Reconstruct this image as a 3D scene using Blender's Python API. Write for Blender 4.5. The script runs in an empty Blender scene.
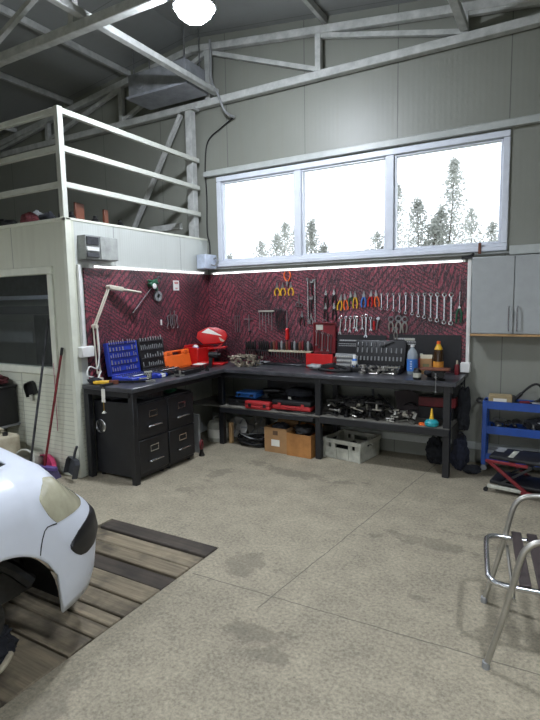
import bpy, bmesh, math, random
from mathutils import Vector, Matrix
random.seed(7)
PI = math.pi
C = bpy.context.scene.collection
SC = bpy.context.scene
rad = math.radians

# ------------------------------------------------------------------ camera, world, exposure
EYE = 1.6
cam_d = bpy.data.cameras.new('camera'); cam = bpy.data.objects.new('camera', cam_d); C.objects.link(cam)
cam_d.sensor_fit = 'VERTICAL'; cam_d.sensor_height = 24.0
cam_d.lens = 24.0 * 513.197 / 720.0
cam_d.clip_start = 0.05; cam_d.clip_end = 300
YAW, PITCH, ROLL = -0.518332, 0.115614, 0.018355
fw = Vector((math.sin(YAW)*math.cos(PITCH), math.cos(YAW)*math.cos(PITCH), -math.sin(PITCH)))
r0 = Vector((math.cos(YAW), -math.sin(YAW), 0)); d0 = fw.cross(r0)
rr = math.cos(ROLL)*r0 + math.sin(ROLL)*d0; dd = -math.sin(ROLL)*r0 + math.cos(ROLL)*d0
cam.matrix_world = Matrix(((rr.x, -dd.x, -fw.x, 0), (rr.y, -dd.y, -fw.y, 0), (rr.z, -dd.z, -fw.z, EYE), (0, 0, 0, 1)))
SC.camera = cam

W = bpy.data.worlds.new('overcast'); SC.world = W; W.use_nodes = True
bg = W.node_tree.nodes['Background']; bg.inputs[0].default_value = (0.95, 0.975, 1.0, 1); bg.inputs[1].default_value = 2.4
SC.view_settings.view_transform = 'Standard'; SC.view_settings.look = 'None'
SC.view_settings.exposure = 0.35; SC.view_settings.gamma = 1.0; SC.view_settings.use_curve_mapping = False
LAMP_POWER = 420.0        # radiance of the high-bay lamp lenses
TUBE_POWER = 3.5          # radiance of the two strip lights over the tool boards
LAMPS = [(-2.52, 3.36, 3.80), (-2.4, -1.4, 3.80), (0.9, 0.9, 3.6), (-5.6, -0.5, 3.75)]  # first lamp hangs in view; the others are added out of view as fill

# ------------------------------------------------------------------ materials
def lin(c):
    c /= 255.0
    return c/12.92 if c <= 0.04045 else ((c+0.055)/1.055)**2.4
def S(r, g, b): return (lin(r), lin(g), lin(b), 1)
def N(nt, t, **kw):
    n = nt.nodes.new(t)
    for k, v in kw.items(): setattr(n, k, v)
    return n
_m = {}
def mat(name, col, rough=0.5, metal=0.0, var=0.18, scale=9.0, bump=0.0, emit=0.0, tint=None, spec=0.5):
    """plain procedural paint / metal / plastic with a soft noise variation"""
    if name in _m: return _m[name]
    m = bpy.data.materials.new(name); m.use_nodes = True; nt = m.node_tree; L = nt.links
    b = nt.nodes['Principled BSDF']; b.inputs['Roughness'].default_value = rough; b.inputs['Metallic'].default_value = metal
    b.inputs['Specular IOR Level'].default_value = spec
    c = S(*col)
    if emit:
        b.inputs['Base Color'].default_value = c
        b.inputs['Emission Color'].default_value = c; b.inputs['Emission Strength'].default_value = emit
    else:
        tc = N(nt, 'ShaderNodeTexCoord'); nz = N(nt, 'ShaderNodeTexNoise'); nz.inputs['Scale'].default_value = scale
        nz.inputs['Detail'].default_value = 5; nz.inputs['Roughness'].default_value = 0.65
        L.new(tc.outputs['Object'], nz.inputs['Vector'])
        rp = N(nt, 'ShaderNodeValToRGB'); rp.color_ramp.elements[0].position = 0.3; rp.color_ramp.elements[1].position = 0.7
        t = S(*tint) if tint else tuple(x*(1-var*2) for x in c[:3])+(1,)
        rp.color_ramp.elements[0].color = t; rp.color_ramp.elements[1].color = tuple(min(1, x*(1+var*0.4)) for x in c[:3])+(1,)
        L.new(nz.outputs['Fac'], rp.inputs['Fac']); L.new(rp.outputs['Color'], b.inputs['Base Color'])
        if bump:
            bp = N(nt, 'ShaderNodeBump'); bp.inputs['Strength'].default_value = bump; bp.inputs['Distance'].default_value = 0.01
            L.new(nz.outputs['Fac'], bp.inputs['Height']); L.new(bp.outputs['Normal'], b.inputs['Normal'])
    _m[name] = m
    return m

def math_node(nt, op, a, b=None, c=None):
    n = N(nt, 'ShaderNodeMath', operation=op)
    for i, v in enumerate((a, b, c)):
        if v is None: continue
        if isinstance(v, (int, float)): n.inputs[i].default_value = v
        else: nt.links.new(v, n.inputs[i])
    return n.outputs[0]
def mix_col(nt, fac, a, b, blend='MIX'):
    n = N(nt, 'ShaderNodeMix', data_type='RGBA', blend_type=blend)
    for i, v in ((0, fac), (6, a), (7, b)):
        if isinstance(v, (int, float)): n.inputs[i].default_value = v
        elif isinstance(v, tuple): n.inputs[i].default_value = v
        else: nt.links.new(v, n.inputs[i])
    return n.outputs[2]
def noise(nt, vec, scale, detail=4, rough=0.6):
    n = N(nt, 'ShaderNodeTexNoise'); n.inputs['Scale'].default_value = scale; n.inputs['Detail'].default_value = detail
    n.inputs['Roughness'].default_value = rough; nt.links.new(vec, n.inputs['Vector']); return n.outputs['Fac']
def ramp(nt, fac, p0, p1, c0=(0, 0, 0, 1), c1=(1, 1, 1, 1)):
    n = N(nt, 'ShaderNodeValToRGB'); e = n.color_ramp.elements
    e[0].position = p0; e[1].position = p1; e[0].color = c0; e[1].color = c1
    nt.links.new(fac, n.inputs['Fac']); return n.outputs['Color']
def base(name, rough=0.7):
    m = bpy.data.materials.new(name); m.use_nodes = True; nt = m.node_tree
    b = nt.nodes['Principled BSDF']; b.inputs['Roughness'].default_value = rough
    tc = N(nt, 'ShaderNodeTexCoord'); sp = N(nt, 'ShaderNodeSeparateXYZ'); nt.links.new(tc.outputs['Object'], sp.inputs[0])
    _m[name] = m
    return m, nt, b, tc.outputs['Object'], sp.outputs

def concrete():
    m, nt, b, o, xyz = base('concrete', 0.75); L = nt.links
    big = noise(nt, o, 0.8, 5, 0.6); mid = noise(nt, o, 4.5, 6, 0.7); fine = noise(nt, o, 55, 4, 0.75)
    c = ramp(nt, big, 0.3, 0.7, S(116, 109, 92), S(150, 142, 120))
    c = mix_col(nt, 0.55, c, ramp(nt, mid, 0.32, 0.68, S(90, 84, 70), S(170, 160, 136)))
    c = mix_col(nt, 0.42, c, ramp(nt, fine, 0.3, 0.7, S(58, 54, 45), S(194, 184, 160)))
    # worn pits and spots
    pit = ramp(nt, noise(nt, o, 26, 3, 0.5), 0.62, 0.70)
    c = mix_col(nt, math_node(nt, 'MULTIPLY', pit, 0.35), c, S(86, 82, 72))
    # oil spots of their own shape
    def spot(cx, cy, rx, ry, soft=0.35):
        dx = math_node(nt, 'DIVIDE', math_node(nt, 'SUBTRACT', xyz[0], cx), rx); dy = math_node(nt, 'DIVIDE', math_node(nt, 'SUBTRACT', xyz[1], cy), ry)
        d = math_node(nt, 'SQRT', math_node(nt, 'ADD', math_node(nt, 'MULTIPLY', dx, dx), math_node(nt, 'MULTIPLY', dy, dy)))
        d = math_node(nt, 'ADD', d, math_node(nt, 'MULTIPLY', math_node(nt, 'SUBTRACT', mid, 0.5), 4.5))
        n = N(nt, 'ShaderNodeMapRange'); n.inputs[1].default_value = 1.0; n.inputs[2].default_value = 1.0-soft
        n.inputs[3].default_value = 0; n.inputs[4].default_value = 1; L.new(d, n.inputs[0]); return n.outputs[0]
    sp = None
    for a in ((-1.62, 2.5, .17, .15), (-1.25, 1.98, .22, .07), (-1.05, 1.86, .12, .05), (-0.62, 2.62, .05, .03), (-2.55, 4.2, .12, .10), (-2.75, 3.75, .09, .22),
              (-2.0, 4.1, .5, .10), (-0.1, 3.5, .45, .12), (-1.0, 1.2, .16, .10), (-2.75, 3.35, .10, .12), (-1.75, 1.15, .10, .25), (-0.75, 3.3, .3, .08)):
        s_ = spot(*a); sp = s_ if sp is None else math_node(nt, 'MAXIMUM', sp, s_)
    c = mix_col(nt, math_node(nt, 'MULTIPLY', sp, 0.36), c, S(82, 76, 64))
    # saw-cut joints, slightly wandering
    wob = math_node(nt, 'MULTIPLY', math_node(nt, 'SUBTRACT', noise(nt, o, 6, 3), 0.5), 0.02)
    jx = math_node(nt, 'ABSOLUTE', math_node(nt, 'ADD', math_node(nt, 'ADD', math_node(nt, 'MULTIPLY', xyz[1], -0.115), math_node(nt, 'ADD', xyz[0], 1.573)), wob))
    lx = math_node(nt, 'MULTIPLY', math_node(nt, 'LESS_THAN', jx, 0.0035), math_node(nt, 'GREATER_THAN', xyz[1], 2.15))
    jy = math_node(nt, 'ABSOLUTE', math_node(nt, 'ADD', math_node(nt, 'ADD', math_node(nt, 'MULTIPLY', xyz[0], -0.02), math_node(nt, 'SUBTRACT', xyz[1], 2.30)), wob))
    ly = math_node(nt, 'MULTIPLY', math_node(nt, 'LESS_THAN', jy, 0.0035), math_node(nt, 'GREATER_THAN', xyz[0], -1.85))
    c = mix_col(nt, math_node(nt, 'MULTIPLY', math_node(nt, 'MAXIMUM', lx, ly), 0.7), c, S(74, 70, 62))
    L.new(c, b.inputs['Base Color'])
    bp = N(nt, 'ShaderNodeBump'); bp.inputs['Strength'].default_value = 0.35; bp.inputs['Distance'].default_value = 0.006
    L.new(mix_col(nt, 0.5, mid, fine), bp.inputs['Height']); L.new(bp.outputs['Normal'], b.inputs['Normal'])
    return m

def panel(name, col, axis, period, off=0.0, seam=0.004, ribs=0.05, rough=0.45, horiz=None):
    """sandwich panel sheet: seams every `period` metres, faint micro-ribs"""
    m, nt, b, o, xyz = base(name, rough); L = nt.links
    a = xyz[axis]
    md = math_node(nt, 'ABSOLUTE', math_node(nt, 'SUBTRACT', math_node(nt, 'FLOORED_MODULO', math_node(nt, 'ADD', a, off), period), period/2))
    se = math_node(nt, 'LESS_THAN', md, seam)
    rb = math_node(nt, 'SINE', math_node(nt, 'MULTIPLY', a, 2*PI/ribs))
    c = ramp(nt, noise(nt, o, 1.3, 5), 0.3, 0.7, tuple(x*0.90 for x in S(*col)[:3])+(1,), S(*col))
    st = N(nt, 'ShaderNodeMapping'); st.inputs['Scale'].default_value = (14, 14, 0.8); L.new(o, st.inputs[0])
    c = mix_col(nt, math_node(nt, 'MULTIPLY', ramp(nt, noise(nt, st.outputs[0], 1.0, 4), 0.52, 0.75), 0.14), c, S(120, 112, 96))
    if horiz:
        hz = math_node(nt, 'LESS_THAN', math_node(nt, 'ABSOLUTE', math_node(nt, 'SUBTRACT', math_node(nt, 'FLOORED_MODULO', xyz[2], horiz[0]), horiz[0]/2)), 0.003)
        hz = math_node(nt, 'MULTIPLY', hz, math_node(nt, 'LESS_THAN', xyz[2], horiz[1])); se = math_node(nt, 'MAXIMUM', se, math_node(nt, 'MULTIPLY', hz, 0.5))
    c = mix_col(nt, math_node(nt, 'MULTIPLY', se, 0.62), c, S(56, 56, 54))
    L.new(c, b.inputs['Base Color'])
    bp = N(nt, 'ShaderNodeBump'); bp.inputs['Strength'].default_value = 0.10; bp.inputs['Distance'].default_value = 0.002
    L.new(rb, bp.inputs['Height']); L.new(bp.outputs['Normal'], b.inputs['Normal'])
    return m

def pegboard(name, axis):
    """dark board overprinted with slanting rows of small red lettering-like strokes, in blocks that lean either way"""
    m, nt, b, o, xyz = base(name, 0.42); L = nt.links
    z = xyz[2]; u = xyz[axis]
    wob = math_node(nt, 'MULTIPLY', math_node(nt, 'SUBTRACT', noise(nt, o, 1.1, 1), 0.5), 0.5)
    per = 0.66
    zig = math_node(nt, 'ABSOLUTE', math_node(nt, 'SUBTRACT', math_node(nt, 'FLOORED_MODULO', math_node(nt, 'ADD', math_node(nt, 'ADD', u, math_node(nt, 'MULTIPLY', z, 0.5)), math_node(nt, 'ADD', wob, 0.2)), per), per/2))
    v = math_node(nt, 'DIVIDE', math_node(nt, 'ADD', math_node(nt, 'MULTIPLY', zig, 0.8), z), 0.055)
    idx = math_node(nt, 'FLOOR', v); fr = math_node(nt, 'SUBTRACT', v, idx)
    rowm = math_node(nt, 'MULTIPLY', math_node(nt, 'GREATER_THAN', fr, 0.2), math_node(nt, 'LESS_THAN', fr, 0.86))
    cb = N(nt, 'ShaderNodeCombineXYZ'); L.new(math_node(nt, 'MULTIPLY', u, 120.0), cb.inputs[0]); L.new(math_node(nt, 'MULTIPLY', idx, 3.7), cb.inputs[1]); L.new(math_node(nt, 'MULTIPLY', fr, 1.6), cb.inputs[2])
    letters = ramp(nt, noise(nt, cb.outputs[0], 1.0, 2, 0.5), 0.44, 0.56)
    big = ramp(nt, noise(nt, o, 3.2, 3), 0.36, 0.60)
    ink = math_node(nt, 'MULTIPLY', math_node(nt, 'MULTIPLY', rowm, letters), math_node(nt, 'ADD', math_node(nt, 'MULTIPLY', big, 0.6), 0.32))
    fl_ = math_node(nt, 'MULTIPLY', ramp(nt, noise(nt, o, 120, 1), 0.58, 0.68), 0.36)
    bgc = mix_col(nt, math_node(nt, 'MULTIPLY', big, 0.8), S(36, 26, 31), S(62, 34, 42))
    c = mix_col(nt, ink, bgc, S(158, 68, 82)); c = mix_col(nt, fl_, c, S(190, 150, 160))
    L.new(c, b.inputs['Base Color']); return m

def wood(name, c0, c1, axis_scale, scale=1.0, stain=0.4, rough=0.8):
    m, nt, b, o, xyz = base(name, rough); L = nt.links
    oi = N(nt, 'ShaderNodeObjectInfo')
    mp = N(nt, 'ShaderNodeMapping'); mp.inputs['Scale'].default_value = axis_scale
    ad = N(nt, 'ShaderNodeVectorMath', operation='ADD'); cb = N(nt, 'ShaderNodeCombineXYZ')
    for i in range(3): L.new(math_node(nt, 'MULTIPLY', oi.outputs['Random'], 13.0+i*7), cb.inputs[i])
    L.new(o, ad.inputs[0]); L.new(cb.outputs[0], ad.inputs[1]); L.new(ad.outputs[0], mp.inputs[0])
    g = noise(nt, mp.outputs[0], 6*scale, 6, 0.7)
    c = ramp(nt, g, 0.3, 0.7, S(*c0), S(*c1))
    d = ramp(nt, noise(nt, ad.outputs[0], 2.4, 4), 0.48, 0.62)
    c = mix_col(nt, math_node(nt, 'MULTIPLY', d, stain), c, tuple(x*0.35 for x in S(*c0)[:3])+(1,))
    L.new(c, b.inputs['Base Color'])
    bp = N(nt, 'ShaderNodeBump'); bp.inputs['Strength'].default_value = 0.3; bp.inputs['Distance'].default_value = 0.004
    L.new(g, bp.inputs['Height']); L.new(bp.outputs['Normal'], b.inputs['Normal']); return m

def pane(name, tint=(0.95, 0.97, 1.0), refl=0.06, trans=1.0):
    m = bpy.data.materials.new(name); m.use_nodes = True; nt = m.node_tree; L = nt.links
    nt.nodes.remove(nt.nodes['Principled BSDF']); out = nt.nodes['Material Output']
    t = N(nt, 'ShaderNodeBsdfTransparent'); t.inputs[0].default_value = (*tint, 1)
    g = N(nt, 'ShaderNodeBsdfGlossy'); g.inputs['Roughness'].default_value = 0.02
    lw = N(nt, 'ShaderNodeLayerWeight'); lw.inputs[0].default_value = 0.25
    f = math_node(nt, 'ADD', math_node(nt, 'MULTIPLY', math_node(nt, 'POWER', lw.outputs['Facing'], 4.0), 0.6), refl)
    mx = N(nt, 'ShaderNodeMixShader'); L.new(f, mx.inputs[0]); L.new(t.outputs[0], mx.inputs[1]); L.new(g.outputs[0], mx.inputs[2])
    L.new(mx.outputs[0], out.inputs[0]); _m[name] = m; return m

M = {}
M['concrete'] = concrete()
M['back'] = panel('back_wall_sheet', (130, 132, 123), 0, 1.0, 0.977, ribs=0.05)
M['side'] = panel('side_wall_sheet', (128, 131, 126), 1, 1.0, 0.3)
M['roof'] = panel('roof_sheet', (140, 143, 141), 1, 1.0, 0.4, ribs=0.09)
M['office'] = panel('office_front_sheet', (206, 208, 190), 0, 1.15, 0.56, ribs=0.05, horiz=(0.042, 0.90))
M['office_side'] = panel('office_side_sheet', (188, 192, 186), 1, 1.0, 0.83, ribs=0.03)
M['peg_b'] = pegboard('red_print_board_back', 0); M['peg_s'] = pegboard('red_print_board_side', 1)
M['plank'] = wood('pit_plank', (92, 83, 68), (150, 137, 112), (0.35, 5, 5), 1.0, 0.8)
M['plank_dark'] = wood('pit_plank_oily', (52, 46, 40), (80, 71, 60), (0.35, 5, 5), 1.0, 0.5)
M['slat'] = wood('chair_slat', (44, 36, 36), (64, 54, 52), (4, 0.5, 4), 1.0, 0.2, 0.5)
M['glass'] = pane('window_glass'); M['tinted'] = pane('office_glass', (0.82, 0.86, 0.88), 0.16)
M['steel_paint'] = mat('truss_paint', (186, 188, 184), 0.5)
M['rail_white'] = mat('rail_white', (196, 198, 188), 0.45, var=.08)
M['pvc'] = mat('white_pvc', (214, 219, 228), 0.35, var=.05)
M['pvc_warm'] = mat('cream_frame', (218, 220, 204), 0.4, var=.06)
M['trim_grey'] = mat('trim_grey', (176, 180, 176), 0.4, var=.08)
M['black_metal'] = mat('black_painted_metal', (30, 31, 34), 0.45, var=.25, scale=5)
M['bench_top'] = mat('bench_black_sheen', (74, 75, 79), 0.30, var=.4, scale=6, tint=(46, 46, 50))  # black sheet lightened so its colour carries the sheen on the top
M['black_plastic'] = mat('black_plastic', (24, 24, 26), 0.45, var=.2)
M['dark_rubber'] = mat('dark_rubber', (20, 20, 21), 0.7, var=.2)
M['greasy'] = mat('greasy_metal', (58, 57, 56), 0.42, 0.6, var=.4, scale=25)
M['greasy_dark'] = mat('greasy_black', (30, 30, 31), 0.4, 0.3, var=.4, scale=25)
M['chrome'] = mat('chrome', (205, 207, 210), 0.22, 1.0, var=.1)
M['steel'] = mat('tool_steel', (168, 170, 172), 0.32, 1.0, var=.2)
M['dark_steel'] = mat('dark_steel', (86, 87, 90), 0.38, 0.9, var=.3)
M['alu'] = mat('brushed_aluminium', (186, 184, 176), 0.35, 0.9, var=.12)
M['worn_metal'] = mat('worn_metal', (176, 166, 146), 0.42, 0.35, var=.35, scale=25)
M['red'] = mat('red_paint', (196, 26, 26), 0.35, var=.12)
M['dark_red'] = mat('dark_red', (122, 26, 34), 0.5, var=.25)
M['case_red'] = mat('case_red', (176, 44, 46), 0.5, var=.15)
M['orange'] = mat('orange_plastic', (238, 106, 38), 0.4, var=.08)
M['blue'] = mat('blue_paint', (32, 76, 156), 0.4, var=.15)
M['case_blue'] = mat('case_blue', (38, 62, 168), 0.42, var=.12)
M['sky_blue'] = mat('sky_blue', (60, 120, 200), 0.4, var=.1)
M['teal'] = mat('teal_plastic', (44, 150, 158), 0.4, var=.1)
M['yellow'] = mat('yellow_plastic', (226, 178, 44), 0.4, var=.1)
M['green'] = mat('green_plastic', (34, 92, 66), 0.4, var=.1)
M['pink'] = mat('pink_plastic', (196, 62, 104), 0.4, var=.1)
M['purple'] = mat('purple_plastic', (96, 78, 136), 0.5, var=.1)
M['white'] = mat('white_plastic', (226, 226, 222), 0.45, var=.06)
M['offwhite'] = mat('worn_white_plastic', (188, 188, 174), 0.55, var=.2, scale=14)
M['grey'] = mat('grey_plastic', (140, 142, 142), 0.5, var=.12)
M['door_grey'] = mat('cabinet_grey', (160, 164, 164), 0.4, var=.05)
M['wood_edge'] = mat('raw_chipboard_edge', (186, 150, 104), 0.7, var=.15)
M['brown_wood'] = mat('brown_wood', (112, 62, 40), 0.6, var=.2)
M['card'] = mat('cardboard', (164, 126, 84), 0.85, var=.12, scale=6)
M['card_orange'] = mat('cardboard_orange', (176, 122, 66), 0.85, var=.22, scale=6)
M['paper'] = mat('white_paper', (226, 224, 214), 0.8, var=.06)
M['beige'] = mat('beige_plastic', (190, 182, 158), 0.55, var=.15, scale=5, tint=(150, 140, 118))
M['amber'] = mat('amber_bottle', (64, 40, 16), 0.2, var=.2)
M['cloth_dark'] = mat('dark_cloth', (34, 36, 42), 0.95, var=.3, scale=20, bump=.4)
M['cloth_navy'] = mat('navy_cloth', (36, 44, 66), 0.95, var=.3, scale=20, bump=.4)
M['cloth_maroon'] = mat('maroon_cloth', (110, 52, 56), 0.95, var=.35, scale=24, bump=.4)
M['lamp_metal'] = mat('lamp_cream', (206, 200, 182), 0.4, var=.1)
M['lens'] = mat('lamp_lens', (236, 243, 255), 0.3, emit=LAMP_POWER)
M['tube'] = mat('strip_light', (250, 250, 255), 0.3, emit=TUBE_POWER)
M['car_white'] = mat('car_white', (216, 221, 230), 0.30, var=.03, scale=3)
M['head_lens'] = mat('hazed_headlamp', (184, 180, 154), 0.15, var=.15, scale=6)
M['bark'] = mat('bark', (84, 74, 62), 0.9, var=.3)
M['leaf'] = mat('leaf', (182, 184, 178), 0.7, var=.3, scale=3)  # paler than real leaves: washed-out sky haze is put into the colour
_lm = M['leaf'].node_tree; _tr = N(_lm, 'ShaderNodeBsdfTranslucent'); _tr.inputs[0].default_value = S(208, 211, 206); _mx = N(_lm, 'ShaderNodeMixShader'); _mx.inputs[0].default_value = 0.5
_lm.links.new(_lm.nodes['Principled BSDF'].outputs[0], _mx.inputs[1]); _lm.links.new(_tr.outputs[0], _mx.inputs[2]); _lm.links.new(_mx.outputs[0], _lm.nodes['Material Output'].inputs[0])
M['grass'] = mat('grass_ground', (160, 164, 140), 0.9, var=.3, scale=3)
M['mezz_floor'] = mat('mezzanine_boards', (120, 112, 98), 0.8, var=.2)

# ------------------------------------------------------------------ mesh builder
class MB:
    def __init__(s): s.v = []; s.f = []
    def add(s, vs, fs, X=None):
        o = len(s.v)
        s.v += [tuple(X @ Vector(v)) if X else tuple(v) for v in vs]
        s.f += [tuple(i+o for i in f) for f in fs]; return s
    def box(s, x0, x1, y0, y1, z0, z1, X=None):
        v = [(x, y, z) for z in (z0, z1) for y in (y0, y1) for x in (x0, x1)]
        return s.add(v, [(0, 2, 3, 1), (4, 5, 7, 6), (0, 1, 5, 4), (2, 6, 7, 3), (0, 4, 6, 2), (1, 3, 7, 5)], X)
    def cbox(s, c, d, X=None):
        return s.box(c[0]-d[0]/2, c[0]+d[0]/2, c[1]-d[1]/2, c[1]+d[1]/2, c[2]-d[2]/2, c[2]+d[2]/2, X)
    def bar(s, p0, p1, w, h, up=(0, 0, 1)):
        """rectangular bar from p0 to p1, w across, h along up"""
        p0 = Vector(p0); p1 = Vector(p1); d = (p1-p0); l = d.length; d.normalize()
        a = d.cross(Vector(up))
        if a.length < 1e-4: a = d.cross(Vector((1, 0, 0)))
        a.normalize(); u = a.cross(d)
        X = Matrix(((d.x, a.x, u.x, p0.x), (d.y, a.y, u.y, p0.y), (d.z, a.z, u.z, p0.z), (0, 0, 0, 1)))
        return s.box(0, l, -w/2, w/2, -h/2, h/2, X)
    def rod(s, p0, p1, r, r2=None, n=10): return s.tube([p0, p1], r, n, r2=r2, k=0)
    def tube(s, pts, r, n=8, closed=False, k=0, r2=None):
        P = [Vector(p) for p in pts]
        if k:
            Q = []; m = len(P)
            for i in range(m if closed else m-1):
                a, b, c, d = (P[(i-1) % m] if closed or i > 0 else P[0], P[i], P[(i+1) % m], P[(i+2) % m] if closed or i+2 < m else P[-1])
                for j in range(k):
                    t = j/k
                    Q.append(0.5*((2*b)+(c-a)*t+(2*a-5*b+4*c-d)*t*t+(3*b-a-3*c+d)*t**3))
            if not closed: Q.append(P[-1])
            P = Q
        m = len(P); vs = []; T = []
        for i in range(m):
            a = P[(i-1) % m] if closed or i > 0 else P[i]; b = P[(i+1) % m] if closed or i < m-1 else P[i]
            T.append((b-a).normalized())
        nrm = T[0].orthogonal().normalized()
        for i in range(m):
            if i:
                nrm = (nrm - T[i]*nrm.dot(T[i]))
                nrm = nrm.normalized() if nrm.length > 1e-6 else T[i].orthogonal().normalized()
            bi = T[i].cross(nrm); q = r if r2 is None else r+(r2-r)*i/(m-1)
            if isinstance(r, (list, tuple)): q = r[i]
            for j in range(n):
                a = 2*PI*j/n; vs.append(P[i]+nrm*(q*math.cos(a))+bi*(q*math.sin(a)))
        fs = []
        for i in range(m if closed else m-1):
            i2 = (i+1) % m
            for j in range(n): fs.append((i*n+j, i*n+(j+1) % n, i2*n+(j+1) % n, i2*n+j))
        if not closed: fs += [tuple(range(n-1, -1, -1)), tuple(range((m-1)*n, m*n))]
        return s.add(vs, fs)
    def lathe(s, prof, n=20, X=None, c=(0, 0, 0)):
        vs = []; fs = []; m = len(prof)
        for (r, z) in prof:
            for j in range(n):
                a = 2*PI*j/n; vs.append((c[0]+max(r, 1e-4)*math.cos(a), c[1]+max(r, 1e-4)*math.sin(a), c[2]+z))
        for i in range(m-1):
            for j in range(n): fs.append((i*n+j, i*n+(j+1) % n, (i+1)*n+(j+1) % n, (i+1)*n+j))
        fs += [tuple(range(n-1, -1, -1)), tuple(range((m-1)*n, m*n))]
        return s.add(vs, fs, X)
    def prism(s, poly, t0, t1, plane='xz', X=None):
        """poly extruded between t0 and t1 along the axis the plane leaves out"""
        def p(a, b, t): return {'xz': (a, t, b), 'yz': (t, a, b), 'xy': (a, b, t)}[plane]
        n = len(poly); vs = [p(a, b, t0) for a, b in poly]+[p(a, b, t1) for a, b in poly]
        fs = [tuple(range(n-1, -1, -1)), tuple(range(n, 2*n))]+[(i, (i+1) % n, n+(i+1) % n, n+i) for i in range(n)]
        return s.add(vs, fs, X)
    def ball(s, c, r, n=10, m=7):
        if isinstance(r, (int, float)): r = (r, r, r)
        vs = [(c[0], c[1], c[2]-r[2])]; fs = []
        for i in range(1, m):
            a = -PI/2+PI*i/m
            for j in range(n):
                b = 2*PI*j/n; vs.append((c[0]+r[0]*math.cos(a)*math.cos(b), c[1]+r[1]*math.cos(a)*math.sin(b), c[2]+r[2]*math.sin(a)))
        vs.append((c[0], c[1], c[2]+r[2])); l = len(vs)-1
        for j in range(n):
            fs.append((0, 1+(j+1) % n, 1+j)); fs.append((l, l-n+j, l-n+(j+1) % n))
            for i in range(m-2): fs.append((1+i*n+j, 1+i*n+(j+1) % n, 1+(i+1)*n+(j+1) % n, 1+(i+1)*n+j))
        return s.add(vs, fs)
    def ring(s, c, R, r, axis='y', n=16, k=6):
        pts = []
        for i in range(n):
            a = 2*PI*i/n; x, y = R*math.cos(a), R*math.sin(a)
            pts.append({'y': (c[0]+x, c[1], c[2]+y), 'z': (c[0]+x, c[1]+y, c[2]), 'x': (c[0], c[1]+x, c[2]+y)}[axis])
        return s.tube(pts, r, k, closed=True)
    def build(s, name, m, parent=None, bevel=0, seg=1, smooth=True, loc=None, rotz=0, rot=None, ang=40):
        me = bpy.data.meshes.new(name); bm = bmesh.new()
        vv = [bm.verts.new(v) for v in s.v]
        for f in s.f:
            try: bm.faces.new([vv[i] for i in f])
            except ValueError: pass
        bmesh.ops.recalc_face_normals(bm, faces=bm.faces)
        if bevel:
            es = [e for e in bm.edges if len(e.link_faces) == 2 and e.calc_face_angle(0) > 0.5]
            bmesh.ops.bevel(bm, geom=es, offset=bevel, segments=seg, affect='EDGES', profile=0.5, clamp_overlap=True)
        bm.to_mesh(me); bm.free()
        if smooth:
            me.shade_smooth(); me.set_sharp_from_angle(angle=rad(ang))
        me.materials.append(m if not isinstance(m, str) else M[m])
        o = bpy.data.objects.new(name, me); C.objects.link(o)
        if parent: o.parent = parent
        if loc: o.location = loc
        if rot: o.rotation_euler = rot
        elif rotz: o.rotation_euler = (0, 0, rotz)
        return o

def thing(name, label, cat, loc=(0, 0, 0), rotz=0, group=None, rot=None):
    o = bpy.data.objects.new(name, None); C.objects.link(o); o.empty_display_size = 0.1
    o.location = loc; o.rotation_euler = rot if rot else (0, 0, rotz)
    o['label'] = label; o['category'] = cat
    if group: o['group'] = group
    return o
def tag(o, label, cat, group=None, kind=None):
    o['label'] = label; o['category'] = cat
    if group: o['group'] = group
    if kind: o['kind'] = kind
    return o
def struct(o, label=None):
    o['kind'] = 'structure'
    if label: o['label'] = label
    return o
def copy_tree(o, parent=None):
    c = o.copy(); C.objects.link(c)
    if parent: c.parent = parent
    for ch in list(o.children): copy_tree(ch, c)
    return c
def place(first, used, loc, label, rotz=None, group=None, scale=None, rot=None):
    """first call moves the model itself, later calls copy it with its parts"""
    o = first if not used else copy_tree(first)
    used.append(1); o.location = loc
    if rotz is not None: o.rotation_euler = (0, 0, rotz)
    if rot is not None: o.rotation_euler = rot
    if scale is not None: o.scale = (scale, scale, scale) if isinstance(scale, (int, float)) else scale
    o['label'] = label
    if group: o['group'] = group
    return o
ORD = ['leftmost', 'second', 'third', 'fourth', 'fifth', 'sixth', 'seventh', 'eighth', 'ninth', 'tenth', 'eleventh', 'twelfth', 'thirteenth', 'fourteenth', 'fifteenth', 'sixteenth']
def from_left(i): return ORD[0] if i == 0 else ORD[i]+' from the left'
# ------------------------------------------------------------------ the building
XL, YB = -3.81, 5.185           # face of the office side wall, inner face of the back wall
RX0, RX1, RY0 = -9.8, 2.0, -6.5 # outer room
def ridge_z(x): return 4.68-0.125*abs(x+3.9)
# floor with the inspection pit left open under the planks
PX0, PX1, PY0, PY1 = -2.87, -1.89, -3.4, 2.60
f = MB()
f.box(RX0-.2, PX0, RY0-.2, YB+.25, -.12, 0); f.box(PX1, RX1+.2, RY0-.2, YB+.25, -.12, 0)
f.box(PX0, PX1, PY1, YB+.25, -.12, 0); f.box(PX0, PX1, RY0-.2, PY0, -.12, 0)
struct(f.build('floor', 'concrete', smooth=False), 'worn pale concrete workshop floor with oil marks')
p = MB(); p.box(PX0-.05, PX0, PY0, PY1, -1.5, -.12); p.box(PX1, PX1+.05, PY0, PY1, -1.5, -.12); p.box(PX0, PX1, PY1, PY1+.05, -1.5, -.12)
p.box(PX0, PX1, PY0-.05, PY0, -1.5, -.12); p.box(PX0, PX1, PY0, PY1, -1.55, -1.5)
p.box(PX0, PX0+.04, PY0, PY1, -.12, -.046); p.box(PX1-.04, PX1, PY0, PY1, -.12, -.046)
struct(p.build('trim_1', 'concrete', smooth=False), 'dark concrete lining of the inspection pit under the planks')
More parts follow.
